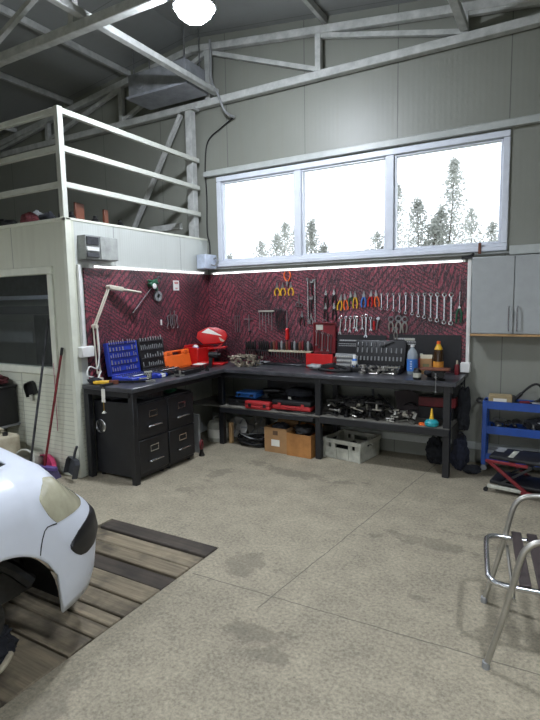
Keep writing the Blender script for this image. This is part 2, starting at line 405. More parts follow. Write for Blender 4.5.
# back wall with the ribbon window opening
WX0, WX1, WZ0, WZ1 = -3.64, -0.46, 2.02, 3.06
w = MB()
w.box(RX0, WX0, YB, YB+.15, 0, 4.75); w.box(WX1, RX1, YB, YB+.15, 0, 4.75); w.box(WX0, WX1, YB, YB+.15, 0, WZ0); w.box(WX0, WX1, YB, YB+.15, WZ1, 4.75)
struct(w.build('wall_back', 'back', smooth=False), 'pale grey sheet-panel back wall')
struct(MB().box(RX0-.15, RX0, RY0, YB+.15, 0, 4.3).build('wall_left', 'side', smooth=False))
struct(MB().box(RX1, RX1+.15, RY0, YB+.15, 0, 4.3).build('wall_right', 'side', smooth=False))
w = MB(); w.box(RX0, -6.3, RY0-.15, RY0, 0, 4.75); w.box(1.0, RX1, RY0-.15, RY0, 0, 4.75); w.box(-6.3, 1.0, RY0-.15, RY0, 3.1, 4.75); w.box(-3.4, -2.2, RY0-.15, RY0, 0, 3.1)
struct(w.build('wall_front', 'back', smooth=False), 'front wall with two open vehicle doorways')
r = MB()
for a, b in ((RX0-.2, -3.9), (-3.9, RX1+.2)):
    r.add([(a, RY0-.2, ridge_z(a)), (b, RY0-.2, ridge_z(b)), (b, YB+.2, ridge_z(b)), (a, YB+.2, ridge_z(a)),
           (a, RY0-.2, ridge_z(a)+.08), (b, RY0-.2, ridge_z(b)+.08), (b, YB+.2, ridge_z(b)+.08), (a, YB+.2, ridge_z(a)+.08)],
          [(0, 1, 2, 3), (4, 7, 6, 5), (0, 4, 5, 1), (1, 5, 6, 2), (2, 6, 7, 3), (3, 7, 4, 0)])
struct(r.build('ceiling', 'roof', smooth=False), 'grey sheet-panel roof underside')
# ribbon window
o = MB()
def frame_rect(mb, x0, x1, z0, z1, y0, y1, t):
    mb.box(x0, x1, y0, y1, z0, z0+t); mb.box(x0, x1, y0, y1, z1-t, z1); mb.box(x0, x0+t, y0, y1, z0+t, z1-t); mb.box(x1-t, x1, y0, y1, z0+t, z1-t)
frame_rect(o, WX0, WX1, WZ0, WZ1, YB-.02, YB+.09, .06)
win = struct(o.build('window_1', 'pvc', bevel=.006), 'wide three-pane window with white frame over the tool board')
mu = [-2.565, -1.545]
for x in mu:
    m_ = MB().box(x-.04, x+.04, YB-.015, YB+.085, WZ0+.06, WZ1-.06).build('mullion', 'pvc', win, bevel=.006)
xs = [WX0+.06]+mu+[WX1-.06]
for i in range(3):
    a, b = xs[i]+(.04 if i else 0), xs[i+1]-(.04 if i < 2 else 0)
    sf = MB(); frame_rect(sf, a+.002, b-.002, WZ0+.062, WZ1-.062, YB+.005, YB+.06, .018); sf.build('sash', 'pvc', win, bevel=.003)
    MB().box(a+.018, b-.018, YB+.03, YB+.036, WZ0+.078, WZ1-.078).build('glass_pane', 'glass', win, smooth=False)
MB().box(WX0-.0, WX1+.0, YB-.05, YB-.021, WZ0-.012, WZ0+.03).build('window_sill', 'pvc', win, bevel=.006)
t = MB(); t.box(-3.80, RX1, YB-.05, YB, 3.075, 3.135); t.box(-3.80, RX1, YB-.018, YB, 3.135, 3.15)
struct(t.build('trim_2', 'trim_grey', bevel=.004), 'long grey steel rail above the window')
t = MB(); t.box(WX1+.02, RX1, YB-.035, YB, 1.97, 2.05); t.box(-3.78, WX1+.02, YB-.03, YB, 1.985, 2.006)
struct(t.build('trim_3', 'trim_grey', bevel=.004), 'grey rail below the window running right')
t = MB(); t.box(-3.80, RX1, YB-.018, YB, 0.135, .205)
struct(t.build('baseboard_back', 'trim_grey', bevel=.003), 'pale strip along the foot of the back wall')

# office cabin in the corner, loft on its roof
OZ = 2.345; OY = 3.12
OW = (-5.75, -4.02, .945, 1.945)     # office window in its front wall
w = MB(); w.box(RX0+.01, OW[0], OY, OY+.08, 0, OZ); w.box(OW[1], XL, OY, OY+.08, 0, OZ); w.box(OW[0], OW[1], OY, OY+.08, 0, OW[2]); w.box(OW[0], OW[1], OY, OY+.08, OW[3], OZ)
struct(w.build('wall_office_front', 'office', smooth=False), 'pale greenish office wall with narrow siding lines low down')
struct(MB().box(XL-.08, XL, OY+.08, YB, 0, OZ).build('wall_office_side', 'office_side', smooth=False), 'white ribbed side wall of the office behind the side bench')
struct(MB().box(RX0+.01, XL-.001, OY+.001, YB-.001, OZ-.14, OZ-.002).build('ceiling_office', 'mezz_floor', smooth=False), 'boarded loft floor over the office')
t = MB().box(XL-.04, XL+.006, OY-.012, OY+.05, 0, OZ+.01); t.box(RX0, XL+.006, OY-.012, OY-.001, OZ-.02, OZ+.012); t.box(XL-.001, XL+.006, OY, YB, OZ-.012, OZ+.012)
struct(t.build('trim_4', 'pvc_warm', bevel=.003), 'folded white corner trim of the office cabin')
o = MB(); frame_rect(o, OW[0], OW[1], OW[2], OW[3], OY-.02, OY+.07, .07)
w2 = struct(o.build('window_2', 'pvc_warm', bevel=.006), 'office window with cream frame and dark glass')
MB().box(OW[0]+.07, OW[1]-.07, OY+.02, OY+.026, OW[2]+.07, OW[3]-.07).build('glass_pane', 'tinted', w2, smooth=False)
# shelf and framed panel added to stand for shapes in the office glass
t = thing('wall_shelf', 'dim grey shelf inside the office behind the dark window', 'shelf', (-6.3, 4.75, 0))
MB().box(-2.0, 1.5, -.2, .1, 1.53, 1.57).build('shelf_board', 'dark_steel', t); MB().box(-2.0, 1.5, -.205, -.2001, 1.47, 1.58).build('shelf_lip', 'black_metal', t)
for i, (x0, x1, z0, z1, m_) in enumerate(((-1.6, -.35, 1.05, 1.35, 'grey'), (-.30, .25, .75, 1.45, 'dark_steel'), (.30, 1.0, 1.1, 1.4, 'grey'))): MB().box(x0, x1, .0, .05, z0, z1).build('back_panel', m_, t)
t = thing('inner_window_panel', 'dark framed panel added for the window frame shape in the office glass', 'window panel', (-7.45, 5.1, 1.68))
o = MB(); frame_rect(o, -1.0, 1.0, 0, .62, -.03, .02, .06); o.build('frame', 'pvc', t); MB().box(-.94, .94, -.01, .015, .06, .56).build('panel', 'dark_steel', t)
t = thing('office_fill_lamp', 'faint fill lamp added under the office ceiling', 'lamp', (-6.6, 4.0, OZ-.142)); MB().box(-.3, .3, -.06, .06, -.03, 0).build('lamp_housing', 'white', t); MB().box(-.28, .28, -.05, .05, -.036, -.0301).build('diffuser', mat('office_fill_glow', (240, 246, 255), .4, emit=26.0), t)  # added light source that brightens the room behind the office glass

# ------------------------------------------------------------------ roof steel
def truss(y, label):
    t = thing('roof_truss', label, 'roof truss', (0, y, 0), group='roof trusses')
    MB().box(RX0, RX1, -.04, .04, 3.845, 3.925).build('bottom_chord', 'steel_paint', t, bevel=.006)
    zt = lambda x: ridge_z(x)-.16
    o = MB()
    for a, b in ((RX0, -3.9), (-3.9, RX1)): o.bar((a, 0, zt(a)), (b, 0, zt(b)), .07, .075)
    o.build('top_chord', 'steel_paint', t, bevel=.005)
    xs = [-7.9, -6.5, -5.05, -3.67, -2.28, -0.86, .45]
    for x in xs: MB().box(x-.03, x+.03, -.03, .03, 3.92, zt(x)-.03).build('post', 'steel_paint', t)
    for a, b in zip(xs, xs[1:]):
        m_ = MB()
        if b <= -3.5: m_.bar((a, 0, 3.93), (b, 0, zt(b)-.04), .045, .045)
        else: m_.bar((a, 0, zt(a)-.05), (b, 0, 3.94), .045, .045)
        m_.build('brace', 'steel_paint', t)
    return t
truss(5.12, 'white steel roof truss standing against the back wall above the window')
truss(3.21, 'white steel roof truss crossing overhead in front of the bright lamp')
truss(-0.6, 'white steel roof truss behind the camera, parallel to the back wall')
for i, (x, lab) in enumerate(((-3.53, 'white tie beam running to the back wall left of the lamp'), (-0.86, 'white tie beam running to the back wall at the far right'))):
    o = MB().box(x-.035, x+.035, -2.0, 5.07, 3.93, 3.99); tag(o.build('tie_beam', 'steel_paint', bevel=.005), lab, 'beam', 'tie beams')
for x, w_ in ((-7.3, 'outermost, above the left end of the loft'), (-6.05, 'above the left part of the loft'), (-4.95, 'above the loft beside the ridge'), (-2.235, 'right of the ridge, over the middle window pane'), (-0.2, 'over the grey wall cabinet'), (1.0, 'nearest the right wall')):
    z = ridge_z(x)
    tag(MB().box(x-.022, x+.022, RY0, YB, z-.075, z-.004).build('roof_purlin', 'steel_paint', bevel=.004), 'white roof purlin, '+w_, 'purlin', 'roof purlins')
t = thing('steel_column', 'white steel column in the corner where office and back wall meet', 'column', (-3.91, 5.06, 0))
MB().box(-.045, .045, -.045, .045, 2.33, 3.85).build('column_shaft', 'steel_paint', t, bevel=.004)
MB().box(-.09, .09, -.06, .06, 3.82, 3.845).build('head_plate', 'steel_paint', t)
o = MB(); o.bar((-4.02, 5.03, 3.80), (-4.95, 5.03, 2.40), .045, .045); tag(o.build('diagonal_brace', 'steel_paint'), 'thin white diagonal brace sloping from the corner column to the loft', 'brace')
o = MB(); o.bar((-4.0, 4.93, 2.50), (-6.4, 4.93, 2.44), .05, .07); tag(o.build('loft_batten', 'steel_paint'), 'pale low batten along the back of the loft', 'batten')

# loft guard rail: corner post, two sets of three rails
t = thing('guard_rail', 'white three-bar guard rail around the loft corner', 'railing', (XL-.05, OY+.03, OZ))
MB().box(-.027, .027, -.027, .027, 0, .95).build('post', 'rail_white', t, bevel=.003)
MB().box(-3.6, -3.546, -.027, .027, 0, .95).build('post', 'rail_white', t, bevel=.003)
for z in (.30, .605, .92):
    MB().box(-.022, .022, .0275, 1.97, z-.025, z+.025).build('rail', 'rail_white', t, bevel=.003)
    MB().box(-5.9, -.0275, -.022, .022, z-.025, z+.025).build('rail', 'rail_white', t, bevel=.003)
# things stored up on the loft
for i, (y, h, wd, lab) in enumerate(((3.42, .19, .13, 'wider reddish brown board standing on the loft edge beside the corner post'), (3.74, .175, .07, 'narrow reddish brown board standing on the loft edge, further from the corner post'))):
    t = thing('wooden_board', lab, 'board', (XL-.17, y, OZ+.001), rotz=.25, group='boards on the loft')
    MB().box(-.012, .012, -wd/2, wd/2, 0, h).build('board', 'brown_wood', t, bevel=.003); MB().box(-.05, .05, -wd/2, wd/2, 0, .015).build('foot', 'brown_wood', t, bevel=.002)
def lump(seed, r=(.1, .1, .08), amp=.3, n=14, m=9):
    """crumpled soft heap resting on z = 0"""
    from mathutils import noise as mn
    b = MB(); b.ball((0, 0, r[2]), r, n+8, m+7); out = []; q = Vector((seed*3.1, seed*1.7, seed*.9))
    for (x, y, z) in b.v:
        p = Vector((x/r[0], y/r[1], (z-r[2])/r[2]))
        d = 1+amp*(.9*mn.noise(p*1.3+q)+.7*(1-2*abs(mn.noise(p*2.4+q)))*.6+.35*mn.noise(p*5+q))-amp*.12
        out.append((x*d, y*d, max(0.0, r[2]+(z-r[2])*d)))
    b.v = out; return b
for i, (x, y, r, mm, lab) in enumerate(((-4.95, 3.33, (.16, .1, .06), 'greasy_dark', 'low dark heap of rags at the left of the loft edge'), (-4.62, 3.36, (.13, .09, .08), 'cloth_maroon', 'maroon rag bundle on the loft edge'),
        (-4.74, 3.56, (.14, .1, .10), 'grey', 'grey cloth bundle behind the maroon rags on the loft'), (-4.38, 3.38, (.12, .09, .07), 'cloth_dark', 'dark rag bundle on the loft beside the maroon one'), (-4.14, 3.40, (.10, .09, .07), 'greasy_dark', 'dark bundle on the loft nearest the corner post'))):
    tag(lump(i+3, (r[0]*.8, r[1]*.8, r[2]), .35).build('rag_bundle', mm, loc=(x, y, OZ)), lab, 'rags', 'rag bundles on the loft')
for i, (y, lab) in enumerate(((3.30, 'black machine part lying on the loft just right of the corner post'), (3.58, 'small dark bottle lying on the loft between the two boards'), (3.90, 'dark can on the loft right of the narrow board'))):
    o = MB(); o.lathe([(.035, 0), (.04, .01), (.04, .05), (.018, .07), (.018, .09)], 12); tag(o.build('oil_can', 'greasy_dark', loc=(XL-.14, y, OZ+.001)), lab, 'can', 'dark cans on the loft')

# hanging unit heater under the roof in the corner
t = thing('unit_heater', 'grey box heater hung under the roof in the corner', 'heater', (-4.06, 4.86, 3.97))
MB().box(-.42, .42, -.20, .16, .0, .24).build('casing', mat('heater_grey', (138, 141, 144), .5), t, bevel=.006)
MB().box(-.44, .44, -.22, .18, -.03, .001).build('base_tray', mat('heater_tray', (150, 153, 160), .5), t, bevel=.004)
o = MB(); o.lathe([(.07, 0), (.07, .005), (.06, .006)], 24, Matrix.Translation((-.25, -.205, .12)) @ Matrix.Rotation(PI/2, 4, 'X')); o.build('fan_guard', 'heater_grey' if 'heater_grey' in M else _m['heater_grey'], t)
for sx in (-.37, .37):
    for sy in (-.15, .12): MB().rod((sx, sy, .24), (sx, sy, ridge_z(-4.06+sx)-3.975), .008).build('hanger_rod', 'steel', t)

# ------------------------------------------------------------------ high-bay lamps
def high_bay(x, y, z, label, shade=True):
    t = thing('high_bay_lamp', label, 'lamp', (x, y, z), group='high-bay lamps')
    MB().lathe([(.005, .16), (.05, .16), (.05, .10), (.12, .085), (.16, .05), (.165, .012), (.155, .004), (.145, .012), (.005, .014)], 32).build('lamp_housing', 'grey', t)
    MB().lathe([(.005, .0121), (.137, .0101), (.142, .0), (.128, -.035), (.09, -.068), (.04, -.084), (.005, -.088)], 32).build('lamp_lens', 'lens', t)
    if shade: MB().lathe([(.166, .02), (.27, -.15), (.274, -.15), (.170, .024), (.166, .02)], 32).build('reflector', 'grey', t)  # skirt only on the added lamps, keeps their light off the upper wall
    MB().ring((0, 0, .185), .022, .005, 'y').build('hook', 'steel', t)
    MB().rod((0, 0, .206), (0, 0, ridge_z(x)-z-.002), .006, n=6).build('cord', 'dark_rubber', t)
for (x, y, z), lab in zip(LAMPS, ('bright round high-bay lamp shining above the corner bench', 'unseen high-bay lamp added behind the camera', 'unseen high-bay lamp added on the right side of the hall', 'unseen high-bay lamp added on the left side of the hall')): high_bay(x, y, z, lab, 'shining' not in lab)
# cable from lamp down the column to the junction box
o = MB(); o.tube([(-3.55, 5.0, 4.5), (-3.545, 5.0, 4.3), (-3.545, 5.0, 4.08), (-3.46, 5.0, 3.90), (-3.39, 5.02, 3.72), (-3.35, 5.15, 3.68)], .014, 8, k=5)
tag(o.build('cable_conduit', 'grey'), 'bent grey conduit hanging from the roof near the corner', 'conduit')
o = MB(); o.tube([(-3.36, 5.15, 3.68), (-3.55, 5.165, 3.60), (-3.74, 5.165, 3.48), (-3.79, 5.165, 3.2), (-3.78, 5.165, 2.85), (-3.79, 5.165, 2.45), (-3.76, 5.165, 2.3), (-3.755, 5.16, 2.17)], .008, 6, k=6)
tag(o.build('power_cable', 'dark_rubber'), 'black cable running down the corner into the junction box', 'cable')
t = thing('junction_box', 'pale blue-white electrical junction box above the bench corner', 'junction box', (-3.735, 5.02, 1.985))
MB().box(-.06, .06, -.06, .165, 0, .17).build('box_body', mat('junction_paint', (196, 206, 222), .4), t, bevel=.006)
MB().box(-.062, .062, -.075, -.06, .004, .166).build('lid', mat('junction_paint', (196, 206, 222), .4), t, bevel=.004)
o = MB(); o.tube([(.062, .05, .05), (.12, .05, .04), (.13, .08, .10), (.09, .1, .13), (.062, .1, .12)], .010, 6, k=4); o.build('cable_tail', 'grey', t)
# electric cabinet on the office side wall
t = thing('distribution_box', 'grey distribution box mounted on the office side wall above the pegboard', 'electrical box', (XL, 3.40, 1.995))
MB().box(.001, .11, -.17, .20, 0, .215).build('box_body', mat('distribution_grey', (150, 153, 150), .5), t, bevel=.004)
MB().box(.11, .122, -.01, .20, .004, .211).build('door', mat('distribution_door', (168, 171, 166), .5), t, bevel=.003)
for z0, z1, mm in ((.13, .20, 'dark_steel'), (.075, .11, 'white'), (.02, .06, 'dark_steel')):
    MB().box(.111, .124, -.165, -.03, z0, z1).build('breaker_row', mm, t, bevel=.002)

# ------------------------------------------------------------------ tool boards, strip lights, conduits
b1 = tag(MB().box(XL+.001, XL+.018, 3.27, YB-.001, .80, 1.925).build('tool_board', 'peg_s', smooth=False), 'dark red printed tool board on the office side wall', 'tool board', 'red printed tool boards')
b2 = tag(MB().box(XL+.02, -.79, YB-.024, YB-.001, .80, 1.925).build('tool_board', 'peg_b', smooth=False), 'dark red printed tool board on the back wall under the window', 'tool board', 'red printed tool boards')
PB = YB-.024; PS = XL+.018
def strip(label, loc, rotz, L_):
    t = thing('strip_light', label, 'strip light', loc, rotz, 'strip lights over the boards')
    MB().box(0, L_, -.014, .014, 0, .012).build('channel', 'white', t, bevel=.003)
    MB().rod((.03, -.002, -.0065), (L_-.03, -.002, -.0065), .006, n=10).build('light_tube', 'tube', t)
    for x in (0, L_-.03): MB().box(x, x+.03, -.010, .008, -.014, -.0002).build('end_cap', 'white', t)
strip('long strip light along the top of the back tool board', (-3.74, YB-.028, 1.94), 0, 2.93)
strip('strip light along the top of the side tool board', (XL+.045, 3.33, 1.945), PI/2, 1.72)
def conduit(label, x, y, z0, z1, face):
    t = thing('wall_conduit', label, 'conduit', (x, y, 0), group='white vertical conduits')
    MB().box(-.018, .018, -.016, .016, z0, z1).build('duct', 'white', t, bevel=.004)
    if face == 'y': MB().box(-.06, .03, -.045, .017, z0-.10, z0-.001).build('socket_box', 'white', t, bevel=.008)
    else: MB().box(-.016, .05, -.055, .085, z0-.10, z0-.001).build('socket_box', 'white', t, bevel=.008)
conduit('white conduit with socket box at the right end of the tool board', -.772, YB-.018, .98, 1.96, 'y')
conduit('white conduit with socket box at the front edge of the side tool board', XL+.018, 3.215, 1.215, 1.95, 'x')
o = MB(); o.tube([(-.80, YB-.03, 1.97), (-.76, YB-.035, 1.98), (-.74, YB-.03, 2.0)], .012, 6, k=3); o.box(-.845, -.75, YB-.05, YB-.025, 1.95, 1.975)
tag(o.build('tube_clip', 'black_plastic'), 'black wire clip at the right end of the long strip light', 'clip')
o = MB().box(-.70, -.675, YB-.06, YB-.036, 1.99, 2.09); tag(o.build('window_latch', 'brown_wood', bevel=.004), 'small dark peg standing on the rail above the wall cabinet', 'peg')

# wall cabinet right
t = thing('wall_cabinet', 'grey two-door wall cabinet hung right of the tool board', 'cabinet', (-.735, YB, 1.24))
MB().box(0, .74, -.135, -.001, .02, .715).build('cabinet_body', 'door_grey', t, bevel=.003)
MB().box(-.004, .744, -.155, -.001, 0, .0198).build('bottom_board', 'wood_edge', t, bevel=.002)['label'] = 'raw wooden bottom board'
for x0, x1, hx in ((.004, .352, .322), (.358, .736, .39)):
    d = MB().box(x0, x1, -.152, -.136, .024, .712).build('door', 'door_grey', t, bevel=.003)
    h = MB(); h.tube([(hx, -.153, .05), (hx, -.178, .055), (hx, -.18, .08), (hx, -.18, .24), (hx, -.178, .265), (hx, -.153, .27)], .006, 8, k=3); h.build('handle', 'chrome', d)
# ------------------------------------------------------------------ the white car: a wrapped body surface
CAR = (-2.71, 1.10, 0.0)
HALF = [(0, .75), (.14, .745), (.28, .73), (.42, .705), (.54, .67), (.64, .62), (.715, .55), (.765, .47), (.797, .38), (.818, .29), (.83, .20)] + \
       [(.832, .20-.04*i) for i in range(1, 66)] + [(.82, -2.50), (.79, -2.60), (.73, -2.69), (.62, -2.75), (.45, -2.79), (.25, -2.81), (0, -2.82)]
def interp(tab, x):
    if x <= tab[0][0]: return tab[0][1]
    for (a, b), (c, d) in zip(tab, tab[1:]):
        if x <= c: return b+(d-b)*(x-a)/(c-a)
    return tab[-1][1]
SIDE_IN = [(.2, .03), (.3, .004), (.42, .0), (.56, .0), (.64, .004), (.72, .014), (.78, .032), (.83, .062), (.865, .11), (.885, .17)]
FRONT_IN = [(.2, .0), (.28, -.025), (.38, -.04), (.47, -.045), (.54, -.03), (.58, -.005), (.62, .04), (.66, .085), (.72, .165), (.78, .26), (.83, .33), (.865, .38), (.885, .44)]
REAR_IN = [(.2, .06), (.3, 0), (.6, .0), (.75, .03), (.885, .10)]
def plan(s):
    """s: fractional index into HALF"""
    i = max(0, min(len(HALF)-2, int(s))); t = s-i
    def g(k): 
        if k < 0: return (-HALF[-k][0], HALF[-k][1])
        return HALF[min(k, len(HALF)-1)]
    p0, p1, p2, p3 = g(i-1), g(i), g(i+1), g(i+2); o = []; d = []
    for q in (0, 1):
        a, b, c, e = p0[q], p1[q], p2[q], p3[q]
        o.append(0.5*(2*b+(c-a)*t+(2*a-5*b+4*c-e)*t*t+(3*b-a-3*c+e)*t**3))
        d.append(0.5*((c-a)+2*(2*a-5*b+4*c-e)*t+3*(3*b-a-3*c+e)*t*t))
    l = math.hypot(*d) or 1
    return o[0], o[1], -d[1]/l, d[0]/l      # point and outward normal
def car_surf(s, z, off=0.0):
    x, y, nx, ny = plan(s)
    if y > 0: w = max(0, ny)**1.3; ins = interp(SIDE_IN, z)*(1-w)+interp(FRONT_IN, z)*w
    else: w = max(0, -ny); ins = interp(SIDE_IN, z)*(1-w)+interp(REAR_IN, z)*w
    return (x-nx*(ins-off), y-ny*(ins-off), z)
def s_for_y(y):     # plan index on the straight flank for a given local y
    return 10+(.20-y)/.04
AX, AR, AZ = 0.01, .305, .285
def arch_low(y, yc):
    d = y-yc
    return AZ+.315*math.sqrt(max(0, 1-(d/AR)**2)) if abs(d) < AR else None
def build_car():
    t = thing('car', 'white hatchback standing over the plank-covered pit, front wheel missing and bonnet up', 'car', CAR)
    cols = [i*.5 for i in range(0, 20)]+[10+i*.5 for i in range(0, 132)]+[76+i*.5 for i in range(0, 13)]
    cols = [s for s in cols if s <= len(HALF)-1]
    NZ = 18; v = []; fcs = []
    sh = []
    for sgn in (1, -1):
        base_i = len(v)
        for s in cols:
            y = plan(s)[1]; zl = .20
            if 3 < s < 80:
                for yc in (AX, -2.36):
                    a = arch_low(y, yc)
                    if a: zl = max(zl, a)
            for k in range(NZ+1):
                z = zl+(.885-zl)*k/NZ; p = car_surf(s, z); v.append((sgn*p[0], p[1], p[2]))
        for i in range(len(cols)-1):
            for k in range(NZ):
                a = base_i+i*(NZ+1)+k; b = a+NZ+1
                fcs.append((a, a+1, b+1, b) if sgn > 0 else (a, b, b+1, a+1))
    body = MB().add(v, fcs)
    # deck across the shoulders, leaving the engine bay open
    T = [-1+2*i/24 for i in range(25)]; rows = [car_surf(s, .885) for s in cols]; dv = []; df = []
    for p in rows:
        for q in T: dv.append((q*p[0], p[1], .885+.05*(1-abs(q)**2.5)*min(1, p[0]/.4)))
    for i in range(len(rows)-1):
        for j in range(24):
            xm = (T[j]+T[j+1])/2*(rows[i][0]+rows[i+1][0])/2; ym = (rows[i][1]+rows[i+1][1])/2
            if abs(xm) < .60 and -.66 < ym < .245: continue
            a = i*25+j; df.append((a, a+1, a+26, a+25))
    body.add(dv, df)
    o = body.build('car_body', 'car_white', t, ang=50)
    bm = bmesh.new(); bm.from_mesh(o.data); bmesh.ops.remove_doubles(bm, verts=bm.verts, dist=.0008); bmesh.ops.recalc_face_normals(bm, faces=bm.faces); bm.to_mesh(o.data); bm.free()
    o.data.shade_smooth(); o.data.set_sharp_from_angle(angle=rad(50))
    sd = o.modifiers.new('sheet', 'SOLIDIFY'); sd.thickness = .012; sd.offset = -1
    MB().box(-.70, .70, -2.7, -.62, .20, .235).box(-.50, .50, -.62, .15, .28, .30).build('floor_pan', 'greasy_dark', t)
    # engine bay
    e = MB(); e.box(-.63, -.61, -.68, .23, .3, .87); e.box(.61, .63, -.68, .23, .3, .87); e.box(-.6, .6, -.70, -.66, .3, .9); e.box(-.6, .6, .26, .275, .35, .84)
    e.build('engine_bay', 'greasy_dark', t)
    g = MB(); g.box(-.30, .22, -.5, 0, .34, .76); g.box(-.26, .18, -.45, -.10, .76, .82); g.tube([(-.3, -.1, .7), (-.45, 0, .76), (-.42, .12, .7)], .035, 8, k=4); g.box(.30, .50, -.5, -.25, .5, .78)
    g.build('engine', 'greasy', t, bevel=.015)
    # raised bonnet
    b = MB(); P = []
    for i in range(13):
        for j in range(9):
            x = -.64+1.28*i/12; q = j/8; w_ = 1-.06*q*q
            P.append((x*w_, -.70-.30*q+.03*math.sin(PI*q), .95+.86*q+.02*math.cos(x*2.2)))
    b.add(P, [(i*9+j, i*9+j+1, (i+1)*9+j+1, (i+1)*9+j) for i in range(12) for j in range(8)])
    o = b.build('bonnet', 'car_white', t); m_ = o.modifiers.new('s', 'SOLIDIFY'); m_.thickness = .025
    MB().rod((.52, .10, .86), (.50, -.80, 1.34), .006).build('bonnet_prop', 'dark_steel', t)
    # lamps, bumper pads, arch liners, seams both sides
    HL = [(4.2, .655, .67), (5, .63, .705), (6, .625, .745), (7, .632, .785), (7.6, .635, .812), (8.2, .636, .825), (8.7, .64, .803), (9.05, .68, .786), (9.2, .71, .775), (9.32, .752, .764)]
    BP = [(2.2, .46, .55), (3.5, .45, .565), (5, .432, .572), (6.2, .42, .568), (6.9, .418, .56), (7.4, .43, .548), (7.75, .455, .53), (7.95, .475, .522), (8.08, .492, .512)]
    def patch(tab, sgn, off, inner):
        v = []; n = 8; out = MB(); st = []
        s = tab[0][0]
        while s < tab[-1][0]: st.append(s); s += .14
        st.append(tab[-1][0])
        bt = [(a, b) for a, b, c in tab]; tp = [(a, c) for a, b, c in tab]
        for lay in (off, inner):
            for s in st:
                for k in range(n+1):
                    z = interp(bt, s)+(interp(tp, s)-interp(bt, s))*k/n; e_ = min(1, 4*min(k, n-k)/n+.0)
                    p = car_surf(s, z, lay*(.35+.65*e_) if lay > 0 else lay); v.append((sgn*p[0], p[1], p[2]))
        m = len(st); q = m*(n+1); fs = []
        for i in range(m-1):
            for k in range(n):
                a = i*(n+1)+k; fs.append((a, a+1, a+n+2, a+n+1)); fs.append((q+a, q+a+n+1, q+a+n+2, q+a+1))
            for k in (0, n): a = i*(n+1)+k; fs.append((a, a+n+1, q+a+n+1, q+a))
        for i in (0, m-1):
            for k in range(n): a = i*(n+1)+k; fs.append((a, a+1, q+a+1, q+a))
        return out.add(v, fs)
    for sgn in (1, -1):
        h = patch(HL, sgn, .006, -.02).build('headlight', 'head_lens', t, ang=60)
        patch(BP, sgn, .010, -.01).build('bumper_pad', 'black_plastic', t, ang=60)
        sm = [car_surf(s, z, .0005) for s, z in ((8.72, .637), (9.0, .642), (9.3, .645), (9.5, .635), (9.7, .605), (9.85, .575), (9.95, .545))]
        MB().tube([(sgn*a, b_, c) for a, b_, c in sm], .003, 5).build('panel_seam', 'dark_rubber', t)
        for yc in (AX, -2.36):
            l = MB(); vs = []; fs = []; n = 20
            for i in range(n+1):
                a = PI*i/n; yy = yc+(AR-.004)*math.cos(a); zz = AZ+.31*math.sin(a)
                for x in (.785, .60): vs.append((sgn*x, yy, zz))
            for i in range(n): fs.append((2*i, 2*i+1, 2*i+3, 2*i+2))
            fs.append(tuple(2*i+1 for i in range(n+1)))
            l.add(vs, fs); l.tube([(sgn*.66, yc-.16, .45), (sgn*.72, yc-.05, .56), (sgn*.70, yc+.1, .52), (sgn*.74, yc+.2, .40)], .03, 8, k=3)
            l.build('arch_liner', 'greasy_dark', t)
    # hub and brake at the bare front corner
    hb = MB(); X = Matrix.Translation((.68, AX-.02, .29)) @ Matrix.Rotation(PI/2, 4, 'Y')
    hb.lathe([(.005, 0), (.12, 0), (.12, .018), (.07, .018), (.07, .06), (.03, .065), (.03, .09), (.005, .09)], 24, X); hb.tube([(.35, AX, .27), (.66, AX-.02, .28)], .03, 8); hb.tube([(.62, AX-.02, .3), (.6, AX-.02, .62)], .028, 8)
    hb.build('brake_hub', 'greasy', t)
    def wheel(x, y):
        w_ = MB(); X = Matrix.Translation((x, y, .29)) @ Matrix.Rotation(PI/2, 4, 'Y')
        w_.lathe([(.19, -.085), (.24, -.09), (.28, -.075), (.29, -.04), (.29, .04), (.28, .075), (.24, .09), (.19, .085)], 36, X); wo = w_.build('tyre', 'dark_rubber', t)
        r_ = MB(); r_.lathe([(.005, -.06), (.19, -.08), (.19, .08), (.16, .085), (.13, .05), (.05, .06), (.005, .065)], 30, X if x > 0 else Matrix.Translation((x, y, .29)) @ Matrix.Rotation(-PI/2, 4, 'Y')); r_.build('rim', 'grey', wo)
    wheel(-.72, AX); wheel(.72, -2.36); wheel(-.72, -2.36)
    # cabin
    sec = [(-.68, .60, .60, .90), (-1.18, .60, .60, 1.40), (-1.5, .60, .58, 1.46), (-2.1, .60, .57, 1.45), (-2.55, .60, .55, 1.36), (-2.78, .60, .56, .93)]
    c = MB(); vs = []; fs = []
    for y, wb, wt, z in sec:
        for x, zz in ((-.79, .87), (-.76, .92), (-wt, max(.93, z-.05)), (-wt+.08, z), (0, z+.02), (wt-.08, z), (wt, max(.93, z-.05)), (.76, .92), (.79, .87)): vs.append((x, y, zz))
    for i in range(len(sec)-1):
        for k in range(8): a = i*9+k; fs.append((a, a+1, a+10, a+9))
    fs += [tuple(range(9)), tuple(range(45, 54))]
    c.add(vs, fs).build('cabin', 'car_white', t, ang=30)
    wsn = MB().add([(-.62, -.74, .97), (.62, -.74, .97), (.53, -1.14, 1.375), (-.53, -1.14, 1.375), (-.62, -.76, .96), (.62, -.76, .96), (.53, -1.16, 1.365), (-.53, -1.16, 1.365)], [(0, 1, 2, 3), (4, 7, 6, 5), (0, 4, 5, 1), (1, 5, 6, 2), (2, 6, 7, 3), (3, 7, 4, 0)])
    for i in range(len(wsn.v)): x, y, z = wsn.v[i]; wsn.v[i] = (x, y+.012, z+.014)
    wsn.build('windscreen', mat('car_glass', (20, 24, 26), .08, var=.05), t)
